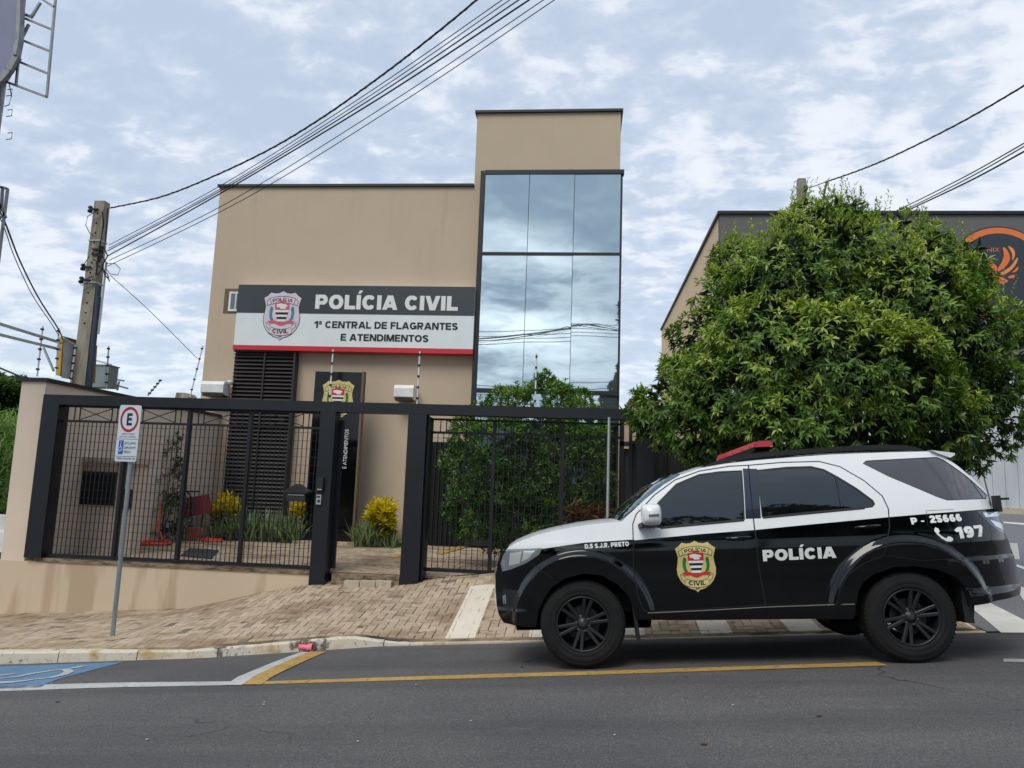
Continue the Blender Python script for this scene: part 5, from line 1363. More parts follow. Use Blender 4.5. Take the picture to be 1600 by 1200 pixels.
# yellow crotons
def croton(px, py, Y, rpx, lab):
    rnd = random.Random(px); c = at(px, py, Y); r = rpx*Y/FPX; base = V(c.x, Y, YARD)
    t = Thing('croton_bush', lab, 'shrub', base, 'yellow croton bushes along the facade'); lv = Leaves()
    for k in range(150):
        d = rdir(rnd); q_ = rnd.uniform(.35, .95); p = c+V(d.x*r*q_, d.y*r*q_, d.z*r*q_*1.15)
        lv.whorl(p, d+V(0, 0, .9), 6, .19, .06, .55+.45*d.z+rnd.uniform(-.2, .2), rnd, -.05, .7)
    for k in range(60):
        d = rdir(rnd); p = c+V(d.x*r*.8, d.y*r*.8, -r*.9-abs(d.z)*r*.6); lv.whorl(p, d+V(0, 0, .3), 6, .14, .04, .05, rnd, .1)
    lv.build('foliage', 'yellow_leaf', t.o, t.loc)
    m = MB(); branches(m, base-V(0, 0, .03), [c+V(.05, 0, 0), c+V(-.1, .05, -.1), c+V(.12, -.05, -.05)], .025, rnd); t.part('stem', m, 'bark')
croton(352, 798, 16.3, 22, 'yellow-leaved bush at the foot of the louvre, beside the red tub'); croton(596, 808, 16.2, 26, 'yellow-leaved bush on the right of the black totem'); croton(470, 800, 16.4, 14, 'small yellow-leaved bush just left of the black totem')
def grasses(px0, px1, Y, lab, n, seed, h=.42):
    rnd = random.Random(seed); a = at(px0, 850, Y).x; b = at(px1, 850, Y).x; t = Thing('liriope_clump', lab, 'plant', V((a+b)/2, Y, YARD), 'strap-leaved plants along the facade'); lv = Leaves()
    for k in range(n):
        x = rnd.uniform(a, b); y = Y+rnd.uniform(-.25, .3); p = V(x, y, YARD-.02); an = rnd.uniform(0, 6.28); sp = rnd.uniform(.15, .9)
        d = V(math.cos(an)*sp, math.sin(an)*sp, 1).normalized(); L = h*rnd.uniform(.7, 1.3); n_ = V(-math.cos(an), -math.sin(an), .6); tn = rnd.random()
        q = p; bw = d.cross(n_).normalized()*.017; kk = len(lv.v); d2 = d.copy()
        pts = []
        for j in range(5): pts.append(q.copy()); q = q+d2*L/4; d2.z -= .22*sp; d2.normalize()
        for j, pt in enumerate(pts): w_ = (1, 1.1, 1, .7, .05)[j]; lv.v += [pt-bw*w_, pt+bw*w_]; lv.t += [tn, tn]
        lv.f += [(kk+2*j, kk+2*j+1, kk+2*j+3, kk+2*j+2) for j in range(4)]
    lv.build('leaves', 'grey_leaf', t.o, t.loc)
grasses(366, 470, 16.2, 'row of strap-leaved plants in front of the louvre', 900, 3, .62); grasses(556, 582, 16.0, 'strap-leaved clump between the totem and the yellow bush', 240, 4, .55); grasses(578, 622, 16.1, 'low strap-leaved clump under the yellow bush right of the totem', 160, 8, .32); grasses(336, 368, 16.1, 'strap-leaved clump under the yellow bush at the louvre', 240, 9, .5)
rnd = random.Random(4); c = at(908, 812, 12.2); t = Thing('cordyline', 'drooping brown-leaved plant beside the vehicle hood behind the gate', 'plant', V(c.x, 12.2, .25)); lv = Leaves()
for k in range(26):
    a = rnd.uniform(0, 6.28); p = V(c.x+rnd.uniform(-.3, .3), 12.2+rnd.uniform(-.2, .2), c.z+rnd.uniform(-.1, .12)); d = V(math.cos(a), math.sin(a)*.6, .3)
    for j in range(5): lv.leaf(p+V(0, 0, .02*j), (d+V(rnd.uniform(-.4, .4), 0, rnd.uniform(-.9, .4))).normalized(), V(0, 0, 1), .30, .035, rnd.random())
lv.build('foliage', 'brown_leaf', t.o, t.loc); m = MB(); m.tube([V(c.x, 12.2, .2), V(c.x, 12.2, c.z)], .03, 7); t.part('stem', m, 'bark')
# ---------------------------------------------------------------- meter wall, utility pole
MW = Thing('meter_wall', 'small beige meter wall with projecting ledge behind the left fence', 'wall', (-7.7, 12.45, YARD))
ym = 12.35; a, b = at(113, 722, ym), at(219, 722, ym)
m = MB(); m.box((sxw+.002, ym, -.1), (b.x-.04, ym+.35, a.z)); MW.part('wall', m, 'beige_wall')
m = MB(); m.box((sxw+.003, ym-.12, a.z+.002), (b.x+.03, ym+.42, a.z+.09)); MW.part('ledge', m, 'concrete')
a, b = at(127, 736, ym), at(179, 790, ym); m = MB(); m.box((a.x, ym-.05, b.z), (b.x, ym-.002, a.z)); d_ = MW.part('cabinet_door', m, 'dark_trim')
m = MB(); m.box((a.x+.03, ym-.056, b.z+.03), (b.x-.03, ym-.051, a.z-.03)); MW.part('panel', m, 'inside_dark', d_)
a, b = at(190, 764, ym), at(205, 795, ym); m = MB(); m.box((a.x, ym-.05, b.z), (b.x, ym-.002, a.z)); MW.part('cabinet_door', m, 'dark_trim')
a = at(118, 778, ym); m = MB(); m.box((a.x-.04, ym-.02, a.z-.05), (a.x+.04, ym-.002, a.z+.05)); MW.part('socket_box', m, 'dark_trim')
s = NT('pole_concrete'); a_ = s.noise(3, 6, .7, sc=(2, 2, .5)); s.set(col=s.ramp(a_, [(.35, lin((108, 102, 92))), (.6, lin((172, 164, 148)))]), rough=.95, spec=.2); s.bump(s.noise(30, 4), .5, .01)
simple('cable_black', (22, 22, 26), .7); simple('conduit_blue', (58, 66, 82), .6)
yp = 12.62
UP_ = Thing('utility_pole', 'weathered concrete utility pole with cable brackets behind the left end of the fence', 'utility pole', V(at(125, 700, yp).x, yp, 0))
t0, t1 = at(160, 316, yp), at(121, 700, yp); px_ = (t0.x+t1.x)/2
m = MB(); zt2 = t0.z; sc0, sc1 = .15, .105
xb_, xt_ = at(124, 640, yp).x, at(160, 316, yp).x
vs = []
for z, w_, x in ((-.2, .165, xb_), (zt2, .10, xt_)):
    vs += [V(x-w_, yp-w_*.8, z), V(x+w_, yp-w_*.8, z), V(x+w_, yp+w_*.8, z), V(x-w_, yp+w_*.8, z)]
m.add(vs, [(3, 2, 1, 0), (4, 5, 6, 7), (0, 1, 5, 4), (1, 2, 6, 5), (2, 3, 7, 6), (3, 0, 4, 7)]); UP_.part('shaft', m, 'pole_concrete')
def xpole(z): t = (z+.2)/(zt2+.2); return xb_+(xt_-xb_)*t, .165+(.10-.165)*t
m = MB()
for k in range(16):
    z = 4.2+k*.19; x, w_ = xpole(z)
    if z < zt2-.1: m.lathe([(.001, -.004), (.017, -.004), (.017, .002)], (x-.01, yp-w_*.8-.002, z), 'y', 8)
UP_.part('bolt_holes', m, 'inside_dark')
m = MB()
for z in (3.0, 4.95, 5.75): 
    x, w_ = xpole(z); m.box((x-w_-.012, yp-w_*.8-.012, z), (x+w_+.012, yp+w_*.8+.012, z+.03))
UP_.part('band', m, 'aluminium')
m = MB()
for k, dx in enumerate((.02, .09)):
    x0, w0 = xpole(1.6); x1, w1 = xpole(4.9); m.tube([V(x0+w0+.03+dx*.6, yp-.06-k*.03, 1.75), V(x1+w1+.03+dx*.6, yp-.06-k*.03, 4.9-k*.2)], .042, 10)
UP_.part('conduit', m, 'conduit_blue')
m = MB(); x0, w0 = xpole(4.3); x1, w1 = xpole(5.25); m.tube([V(x0+w0+.16, yp-.1, 4.0), V(x1+w1+.17, yp-.1, 5.35)], .02, 8); UP_.part('thin_conduit', m, 'aluminium')
def P2(*a): return at(*a)
def insul(z, side=-1):
    x, w_ = xpole(z); m = MB(); c = V(x+side*(w_+.05), yp-.1, z)
    m.lathe([(.0, -.06), (.04, -.06), (.045, -.02), (.025, 0), (.045, .03), (.03, .06), (0, .06)], c, 'z', 10); m.box((x-w_*.2 if side > 0 else c.x, yp-.12, z-.012), (c.x if side > 0 else x, yp-.08, z+.012)); UP_.part('insulator', m, 'dark_trim')
for py in (330,): insul(at(150, py, yp).z)
for py in (392, 420, 400, 440): insul(at(158, py, yp).z, 1 if py in (392, 400) else -1)
# loose wires tangled on the pole
m = MB(); rnd = random.Random(9)
def loop(pts, r=.007): m.tube([at(px, py, yp-.15) for px, py in pts], r, 6)
loop([(150, 330), (137, 338), (134, 352), (140, 364), (148, 370)]); loop([(168, 325), (167, 350), (165, 375), (160, 395), (156, 410)], .01); loop([(160, 330), (162, 352), (157, 378), (152, 410), (150, 430)], .012)
loop([(165, 412), (180, 412), (188, 420), (184, 430), (172, 428), (166, 420)]); loop([(140, 400), (128, 418), (134, 424), (146, 420)]); loop([(146, 432), (122, 440), (128, 446), (146, 436)]); loop([(162, 385), (168, 400), (160, 415), (164, 430), (170, 436)], .012)
loop([(150, 395), (158, 402), (150, 412), (160, 420), (152, 430)], .014); loop([(145, 405), (154, 410), (160, 400), (165, 408)], .012); loop([(160, 420), (168, 428), (171, 440)], .01)
UP_.part('loose_wires', m, 'cable_black')
# ---------------------------------------------------------------- cables
def cable(pts, r, lab, group=None, twist=0, tail=None):
    """pts: 3-D waypoints, smoothed"""
    P = []
    n = len(pts)
    for i in range(n-1):
        p0, p1, p2, p3 = pts[max(i-1, 0)], pts[i], pts[i+1], pts[min(i+2, n-1)]
        for k in range(10):
            t = k/10; P.append(.5*((2*p1)+(p2-p0)*t+(2*p0-5*p1+4*p2-p3)*t*t+(3*p1-p0-3*p2+p3)*t**3))
    P.append(pts[-1])
    if tail is not None:
        e0 = P[-1]; P += [e0.lerp(tail, k/8)-V(0, 0, 1.2*(k/8)*(1-k/8)) for k in range(1, 9)]
    m = MB()
    m.tube(P, r, 6, sm=True)
    if twist:
        Q = []
        for i in range(len(P)-1):
            for k in range(4):
                q = P[i].lerp(P[i+1], k/4); a = (i*4+k)*.8; Q.append(q+V(0, math.cos(a), math.sin(a))*r*.75)
        m.tube(Q, r*.7, 5)
    return single('overhead_cable', m, 'cable_black', lab, 'cable', group, origin=P[0])
def cpath(pxs, Y0, Y1): 
    n = len(pxs); X0, X1 = pxs[0][0], pxs[-1][0]
    # perspective-correct depth along a straight span
    o = []
    for px, py in pxs:
        t = (px-X0)/(X1-X0); Y = 1/((1-t)/Y0+t/Y1); o.append(at(px, py, Y))
    return o
Yp = yp-.1; Ye = 7.4
FP = Thing('utility_pole', 'concrete utility pole across the street, where the overhead wires end', 'utility pole', V(17, -2.5, .8))
m = MB(); m.tube([V(17, -2.5, .3), V(17, -2.5, 9.0)], [.17, .12], 10); FP.part('shaft', m, 'pole_concrete')
m = MB(); m.box((16.8, -2.75, 8.55), (17.2, -2.62, 8.65)); FP.part('bracket', m, 'dark_trim')
cable(cpath([(172, 325), (250, 308), (330, 277), (420, 234), (500, 186), (580, 130), (650, 77), (742, 2), (820, -70)], Yp, Ye), .012, 'thick twisted cable leaving the pole top, highest of the overhead wires on the left', twist=1, tail=V(17, -2.5, 8.7))
gl_ = 'wires crossing above the station roof'
for i, (a, b, c_, r) in enumerate((((170, 383), (343, 291), (780, 3), .005), ((170, 388), (343, 296), (792, 3), .005), ((168, 392), (343, 299), (806, 3), .007), ((168, 400), (343, 303), (822, 3), .009), ((170, 407), (350, 320), (846, 2), .005), ((168, 416), (380, 312), (866, 0), .005))):
    e_ = (c_[0]+(c_[0]-b[0])*.25, c_[1]+(c_[1]-b[1])*.27); mid = ((b[0]+c_[0])/2, (b[1]+c_[1])/2+7)
    cable(cpath([a, b, mid, c_, e_], Yp, Ye), r*1.15, ['uppermost thin wire of the bundle of six above the roof', 'second thin wire from the top in the bundle of six', 'third wire from the top in the bundle of six', 'thickest wire in the bundle of six, above the two separate thin ones', 'upper of the two separate thin wires below the bundle', 'lowest thin wire leaving the utility pole over the roof'][i], gl_, tail=V(17, -2.5, 8.6-.3*i))
cable([at(172, 430, Yp), at(235, 487, 13.8), at(308, 560, 15.4)], .006, 'thin drop wire running down from the pole to the station corner')
# right-hand pole and wires
yq = 14.0; tq = at(1252, 280, yq)
RP = Thing('utility_pole', 'concrete utility pole rising behind the round tree crown', 'utility pole', V(tq.x, yq, .4))
m = MB(); bq_ = at(1250, 330, yq)
vs = []
for z, w_ in ((0, .16), (tq.z, .075)): vs += [V(tq.x-w_, yq-w_*.7, z), V(tq.x+w_, yq-w_*.7, z), V(tq.x+w_, yq+w_*.7, z), V(tq.x-w_, yq+w_*.7, z)]
m.add(vs, [(3, 2, 1, 0), (4, 5, 6, 7), (0, 1, 5, 4), (1, 2, 6, 5), (2, 3, 7, 6), (3, 0, 4, 7)]); RP.part('shaft', m, 'pole_concrete')
m = MB(); c = at(1259, 294, yq-.1); m.lathe([(0, -.05), (.04, -.04), (.04, .04), (0, .05)], c, 'z', 10); RP.part('insulator', m, 'dark_trim')
m = MB(); m.tube([at(1262, 294, yq), at(1275, 290, 13.8), at(1291, 284, 13.6)], .008, 6); m.tube([at(1292, 284, 13.6), at(1289, 296, 13.6), at(1286, 315, 13.6)], .02, 6); RP.part('loose_wires', m, 'cable_black')
cable(cpath([(1291, 284), (1340, 267), (1400, 242), (1500, 192), (1600, 134), (1680, 84)], 13.6, 8.5), .012, 'thick cable rising to the right from the pole behind the tree', twist=1, tail=V(17, -2.5, 8.8))
for i, (a, b, r) in enumerate((((1410, 325), (1605, 221), .008), ((1420, 325), (1605, 226), .008), ((1426, 325), (1605, 234), .011))):
    a0 = (a[0]-60, a[1]+28); e_ = (b[0]+80, b[1]-46)
    cable(cpath([a0, a, ((a[0]+b[0])/2, (a[1]+b[1])/2+3), b, e_], 14, 8), r, ['uppermost of the three wires at the right edge of the sky', 'middle one of the three wires at the right edge of the sky', 'lowest and thickest of the three wires at the right edge of the sky'][i], 'wires at the right edge of the sky', tail=V(17, -2.5, 8.0-.3*i))
# left wires
cable([at(-30, 290, 9), at(2, 335, 9.2), at(30, 405, 9.6), at(60, 465, 10.5), at(90, 512, 11.5), at(98, 530, 12)], .012, 'thick drooping cable at the far left running down to the yellow sign box')
cable([at(-30, 300, 9), at(2, 345, 9.2), at(22, 400, 9.6), at(50, 460, 10.5), at(80, 505, 11.5), at(92, 525, 12)], .007, 'thin drooping wire beside the thick one at the far left')
cable([at(-40, 558, 22), at(0, 575, 22), at(45, 594, 22)], .03, 'wire sloping down in front of the far-left trees')
# ---------------------------------------------------------------- electric fence rods
def erod(p, q, lab, n=5, r=.012):
    t = Thing('electric_fence_post', lab, 'electric fence post', Vector(p), 'white electric fence rods'); p, q = Vector(p), Vector(q)
    m = MB(); m.tube([p, q], r, 8); t.part('rod', m, 'white_metal')
    for k in range(n):
        c = p.lerp(q, (k+.7)/n); m = MB()
        m.box((c.x-r*1.3, c.y-r*2.2, c.z-.014), (c.x+r*1.3, c.y+r*1.3, c.z+.014)); t.part('insulator', m, 'cable_black')
for a, b, lab in (((519, 640), (520.5, 546), 'white electric fence rod standing on the beam in front of the black totem'), ((655, 640), (656, 549), 'white electric fence rod on the beam right of the facade floodlight'), ((839, 655), (838.5, 552), 'white electric fence rod in front of the glazed tower')):
    p, q = at(*a, YF), at(*b, YF); p.z = 2.70; p.x = q.x; erod(p, q, lab)
for a, b, Y, lab in (((297, 620), (317, 540), 15.6, 'tilted electric fence rod on the side wall next to the station corner'), ((231, 618), (252, 593), 13.6, 'steeply leaning electric fence rod on the side wall'), ((166, 607), (170, 541), 13.0, 'grey electric fence rod right of the utility pole'), ((58, 588), (67, 510), 11.8, 'leftmost electric fence rod on the side wall'), ((110, 600), (118, 540), 12.2, 'short electric fence rod just left of the utility pole'), ((88, 585), (92, 513), 12.0, 'electric fence rod beside the yellow sign box')):
    erod(at(*a, Y), at(*b, Y), lab, 5, .014)
# roof gear seen over the side wall
m = MB(); a, b = at(144, 572, 13.6), at(172, 606, 13.6); m.box((a.x, 13.5, b.z), (b.x, 13.8, a.z)); m.box((a.x-.02, 13.48, a.z), (b.x+.02, 13.82, a.z+.02))
single('meter_box', m, 'steel_grey', 'plain grey metal box behind the utility pole above the side wall', 'electrical box')
m = MB()
for a, b in (((146, 562), (174, 570)), ((172, 592), (194, 595)), ((178, 601), (200, 607)), ((180, 594), (176, 608)), ((186, 596), (183, 610))): m.bar(at(*a, 14), at(*b, 14), .03, .03)
single('rooftop_rack', m, 'aluminium', 'pale metal pipe rack showing over the side wall right of the utility pole', 'rack')
m = MB(); a, b = at(274, 614, 17.5), at(296, 626, 17.5); m.prism([(a.x, b.z-.3), (b.x, b.z-.3), (b.x, a.z-.1), (b.x-.08, a.z), (a.x+.08, a.z)], lambda u, v, w_: V(u, w_, v), 17.4, 17.9)
single('vent_hood', m, 'pole_concrete', 'grey rounded vent hood beyond the side wall near the station corner', 'vent')
SB = Thing('roadside_sign_box', 'narrow sign box with yellow edge behind the left wall, seen nearly edge on', 'sign', at(100, 590, 12.6))
simple('sign_yellow', (214, 170, 40), .5); simple('offwhite', (186, 186, 184), .6, 0, .15)
m = MB(); P = [at(90, 528, 12.3), at(98.5, 525, 12.3), at(94, 588, 12.3), at(87, 586, 12.3)]
m.add([P[0], P[1], P[2], P[3]]+[p+V(.04, .9, 0) for p in P], [(0, 1, 2, 3), (7, 6, 5, 4), (0, 4, 5, 1), (2, 6, 7, 3), (0, 3, 7, 4)]); SB.part('edge', m, 'sign_yellow')
m = MB(); P = [at(99.5, 530, 12.3), at(117, 546, 12.6), at(113, 592, 12.6), at(95.5, 590, 12.3)]; m.add(P+[p+V(.04, .5, 0) for p in P], [(0, 1, 2, 3), (7, 6, 5, 4), (0, 4, 5, 1), (1, 5, 6, 2), (2, 6, 7, 3)]); SB.part('face', m, 'offwhite')
m = MB(); m.bar(at(-10, 503, 10.5), at(96, 536, 12.2), .04, .04); m.bar(at(-4, 522, 10.5), at(94, 546, 12.2), .04, .04); m.bar(at(68, 543, 12), at(84, 580, 12), .03, .03); m.bar(at(99, 528, 12.25), at(118, 540, 12.5), .03, .03); SB.part('arm', m, 'aluminium')
# top-left hoarding with service ladder
HB = Thing('billboard', 'tall hoarding seen from below at the upper left corner with side ladder frame', 'billboard', at(0, 300, 8.5)); yh = 8.5
simple('hoarding_face', (128, 130, 158), .5, 0, .1, 1.2); simple('galv', (140, 142, 146), .5, .5, .2, 8)
H = lambda px, py, dy=0: at(px, py, yh+dy)
m = MB(); P = [H(-260, -200), H(29, -200), H(28, 0), H(26, 60), H(22, 85), (H(12, 105)), H(0, 121), H(-60, 170), H(-260, 200)]
m.add(P, [tuple(range(len(P)))]); m.add([p+V(0, .12, 0) for p in P], [tuple(range(len(P)))]); n = len(P); m.add(P+[p+V(0, .12, 0) for p in P], [(i, i+n, (i+1) % n+n, (i+1) % n) for i in range(n)]); HB.part('face', m, 'hoarding_face')
m = MB(); 
for a, b in zip([(34, -200), (33, 0), (31, 62), (26, 88), (14, 110), (0, 126)], [(33, 0), (31, 62), (26, 88), (14, 110), (0, 126), (-60, 176)]): m.bar(H(*a), H(*b), .05, .09)
HB.part('rim', m, 'galv')
m = MB()
for a, b in (((92, -60), (73, 152)), ((44, -60), (25, 133)), ((55, -8), (86, 12)), ((37, 28), (81, 46)), ((35, 63), (78, 80)), ((31, 97), (75, 115)), ((10, 128), (73, 151.5)), ((40, -10), (60, -2))): m.bar(H(*a, .1), H(*b, .1), .026, .026)
HB.part('ladder_frame', m, 'galv')
m = MB(); m.bar(H(63, 4, .1), H(49, 27, .1), .03, .03); m.bar(H(37, 22, .1), H(50, 27, .1), .03, .03); m.bar(H(45, 38, .1), H(33, 62, .1), .03, .03); m.bar(H(30, 90, .1), H(2, 135, .1), .05, .05); m.bar(H(24, 105, .1), H(6, 118, .1), .04, .04); HB.part('brace', m, 'galv')
m = MB(); q = H(7, 100, .3); m.tube([V(q.x, q.y, -3), q], [.075, .055], 12); HB.part('mast', m, 'galv')
m = MB()
for py in (140, 172, 208): m.tube([H(12, py, .25), H(19, py-1, .25), H(18, py+9, .25), H(10, py+10, .25)], .006, 6)
m.tube([H(14, 130, .25), H(18, 150, .25), H(14, 164, .25), H(7, 166, .25)], .006, 6); HB.part('step_irons', m, 'cable_black')
m = MB(); 
for a, b in (((0, 292), (12, 295)), ((12, 295), (-4, 420)), ((4, 292), (2, 330)), ((0, 318), (9, 340)), ((-2, 340), (6, 338))): m.bar(at(*a, 9), at(*b, 9), .03, .03)
single('lattice_bracket', m, 'galv', 'small steel lattice bracket at the left edge below the hoarding mast', 'bracket')
# ---------------------------------------------------------------- parking sign on its pole
PS = Thing('parking_sign', 'white parking sign with red ring and letter E on a grey pole', 'sign', V(0, 0, 0))
ypl = 9.45; base = at(175, 1000, ypl); top_p = at(196, 640, ypl); 
m = MB(); m.tube([V(base.x, ypl, base.z-.1), V(base.x+.0, ypl, top_p.z-.05)], .029, 14); PS.part('pole', m, 'steel_grey')
m = MB(); m.lathe([(.055, -.02), (.05, .015), (.03, .02)], V(base.x, ypl, base.z), 'z', 14); PS.part('pole_collar', m, 'concrete')
ysn = ypl-.05; cs = [at(186, 632, ysn), at(219, 634, ysn), at(215, 722, ysn), at(180.5, 720.5, ysn)]
simple('sign_face', (205, 212, 220), .35, 0, .03); simple('sign_ring', (170, 22, 38), .4); simple('sign_blue', (30, 90, 180), .4); simple('ink_navy', (24, 30, 48), .5); simple('ink_grey', (92, 100, 112), .5)
sx_0, sx_1 = (cs[0].x+cs[3].x)/2+.0, (cs[1].x+cs[2].x)/2; sz_1, sz_0 = (cs[0].z+cs[1].z)/2, (cs[2].z+cs[3].z)/2; sw_, sh_ = sx_1-sx_0, sz_1-sz_0
def rr(u0, v0, u1, v1, r): 
    o = []
    for cx_, cy_, a0 in ((u1-r, v1-r, 0), (u0+r, v1-r, 90), (u0+r, v0+r, 180), (u1-r, v0+r, 270)): o += [(cx_+r*math.cos(math.radians(a0+k*30)), cy_+r*math.sin(math.radians(a0+k*30))) for k in range(4)]
    return o
F2 = lambda u, v, w_: V(sx_0+u*sw_, ysn-w_, sz_0+v*sh_)
asp = sw_/sh_
m = MB(); m.prism([(u, v*asp) for u, v in rr(0, 0, 1, 1/asp, .09)], F2, 0, -.004); m.add([F2(u, v, 0) for u, v in []], []); pl_ = PS.part('plate', m, 'sign_face')
m = MB()
def P(poly, mi, lv): m.add([F2(u, v, .002+lv*.001) for u, v in poly], [list(range(len(poly)))], mi)
N = 40; oe = lambda ru, rv: [(.50+ru*math.cos(2*PI*j/N), .745+rv*math.sin(2*PI*j/N)) for j in range(N)]
A_, B_ = oe(.42, .225), oe(.335, .178); m.add([F2(*p, .003) for p in A_]+[F2(*p, .003) for p in B_], [(j, (j+1) % N, (j+1) % N+N, j+N) for j in range(N)], 0)
put_text(m, 'E', F2, .385, .64, .63, .215, 1, .03, .004)
put_text(m, 'OBRIGATÓRIO', F2, .22, .475, .80, .026, 2, .0, .003); put_text(m, 'USO DO CARTÃO', F2, .12, .425, .88, .028, 2, .0, .003)
P([(0.03, .400), (.97, .400), (.97, .394), (.03, .394)], 0, 1); P([(0.03, .095), (.97, .095), (.97, .089), (.03, .089)], 3, 1)
P([(.13, .13), (.35, .13), (.35, .37), (.13, .37)], 4, 1)
put_text(m, 'EXCLUSIVO', F2, .40, .305, .92, .040, 3, .0, .003); put_text(m, 'DEFICIENTE', F2, .40, .225, .92, .040, 3, .0, .003); put_text(m, 'FÍSICO', F2, .40, .150, .70, .040, 3, .0, .003)
put_text(m, 'TEMPO MÁXIMO 2HS', F2, .08, .035, .95, .034, 3, .0, .003)
P([(.215, .33), (.24, .33), (.24, .355), (.215, .355)], 5, 2); P([(.21, .25), (.235, .25), (.235, .32), (.21, .32)], 5, 2); P([(.235, .25), (.29, .25), (.29, .262), (.235, .262)], 5, 2); P([(.28, .18), (.30, .18), (.30, .255), (.28, .255)], 5, 2)
P([(.20+.05*math.cos(t/8*PI*1.5+1.8), .215+.045*math.sin(t/8*PI*1.5+1.8)) for t in range(9)]+[(.20+.035*math.cos(t/8*PI*1.5+1.8), .215+.03*math.sin(t/8*PI*1.5+1.8)) for t in range(8, -1, -1)], 5, 2)
PS.part('printing', m, ['sign_ring', 'ink_navy', 'ink_grey', 'ink_navy', 'sign_blue', 'ink_white'], pl_, fix=False)
# pink cup on the road
c = at(477, 1013, YK-.09); c.z = zr(c.x, c.y)+.01; t = Thing('crushed_cup', 'crushed pink cup lying in the gutter by the kerb', 'litter', c); simple('pink_plastic', (232, 112, 128), .5); simple('pink_light', (240, 160, 160), .5)
m = MB(); m.lathe([(.0, -.075), (.028, -.075), (.034, -.02), (.032, .0), (.042, .05), (.046, .078), (.040, .078), (.02, -.06)], c+V(0, .0, .04), 'x', 12)
for i, v in enumerate(m.v): q = Vector(v); m.v[i] = (q.x, q.y+.006*math.sin(q.x*90+q.z*60), q.z+.006*math.sin(q.x*70+i))
t.part('cup', m, 'pink_plastic'); m = MB(); m.lathe([(.044, .074), (.049, .080), (.044, .086), (.040, .079)], c+V(0, 0, .04), 'x', 12, closed=True); t.part('rim', m, 'pink_light')
# litter specks, leaves on the road
rnd = random.Random(2)
simple('litter_white', (180, 180, 176), .8); simple('dry_leaf', (84, 58, 40), .9)
sp_ = MB(); sd_ = MB()
for px, py, dk in ((650, 1071, 0), (1145, 1103, 0), (413, 1098, 0), (229, 1157, 0), (559, 1160, 0), (412, 1102, 0), (80, 1069, 0), (252, 1067, 0), (815, 1043, 1), (90, 1098, 1), (1100, 1164, 1), (1280, 1120, 1), (735, 1128, 0), (960, 1150, 0)):
    c = ground_hit(px, py, zr); r = .016 if dk else .007; pts = [(c.x+r*rnd.uniform(.6, 1.6)*math.cos(a), c.y+r*rnd.uniform(.6, 1.4)*math.sin(a)) for a in [k*PI/3 for k in range(6)]]
    (sd_ if dk else sp_).prism(pts, lambda u, v, w_: V(u, v, zr(u, v)+.006+w_), 0, .004)
tag(struct('litter_specks', sp_, 'litter_white', 'stuff'), 'small pale scraps of litter scattered on the asphalt', 'litter'); tag(struct('dry_leaf_litter', sd_, 'dry_leaf', 'stuff'), 'small brown dry leaves scattered on the asphalt', 'litter')
# ---------------------------------------------------------------- things in the left yard
simple('red_plastic', (140, 44, 54), .6); simple('orange_hose', (226, 70, 48), .45); simple('red_brick', (176, 96, 78), .9, 0, .2, 12, .3)
c = at(297, 790, 15.6); t = Thing('garden_barrow', 'red wheelbarrow parked upright near the wall behind the left fence', 'wheelbarrow', V(c.x, 15.6, YARD))
m = MB(); a0, b0, c0_, d0_ = at(282, 780, 15.5), at(314, 775, 15.5), at(318, 803, 15.5), at(284, 810, 15.5)
m.add([a0, b0, c0_, d0_]+[p+V(0, .35, .04) for p in (a0, b0, c0_, d0_)], [(0, 1, 2, 3), (7, 6, 5, 4), (0, 4, 5, 1), (1, 5, 6, 2), (2, 6, 7, 3), (3, 7, 4, 0)]); t.part('tray', m, 'red_plastic')
m = MB(); m.tube([at(292, 768, 15.45), at(300, 778, 15.45), at(300, 815, 15.45)], .018, 8); m.tube([at(292, 768, 15.45), at(312, 768, 15.45)], .018, 8); m.tube([d0_, d0_+V(.05, 0, -.45)], .018, 8); m.tube([c0_, c0_+V(-.05, 0, -.45)], .018, 8); t.part('handle', m, 'dark_trim')
m = MB(); m.lathe([(.10, -.03), (.15, -.03), (.16, 0), (.15, .03), (.10, .03)], V(c.x, 15.7, YARD+.16), 'x', 18, closed=True); t.part('wheel', m, 'tyre_rubber')
def hose(px, py, Y, r0, n, lab):
    c = at(px, py, Y); z = YARD+.03; m = MB(); pts = []
    for k in range(n*16): a = 2*PI*k/16; rr_ = r0*(1-.03*(k/16)); pts.append(V(c.x+rr_*math.cos(a), Y+rr_*.75*math.sin(a), z+.012*(k//16 % 3)+.004*math.sin(k)))
    q = pts[-1]; pts += [q+V(-.05, .1, .05), q+V(-.3, .3, .3), q+V(-.4, .5, .7)] if n > 4 else []
    m.tube(pts, .016, 7); single('garden_hose', m, 'orange_hose', lab, 'hose', origin=V(c.x, Y, YARD))
hose(236, 850, 14.2, .40, 7, 'orange hose coiled on the yard paving with one end leaning up'); hose(332, 838, 15.4, .22, 4, 'small orange hose coil left of the yellow-leaved bush')
c = at(302, 838, 15.5)
for k in range(3): m = MB(); m.box((c.x-.14+.02*k, 15.4, YARD+.01+k*.092), (c.x+.14+.02*k, 15.55, YARD+.098+k*.092)); single('loose_brick', m, 'red_brick', ['lowest reddish brick of the small stack beside the wheelbarrow', 'middle reddish brick of the small stack beside the wheelbarrow', 'top reddish brick of the small stack beside the wheelbarrow'][k], 'brick', 'bricks stacked by the wheelbarrow')
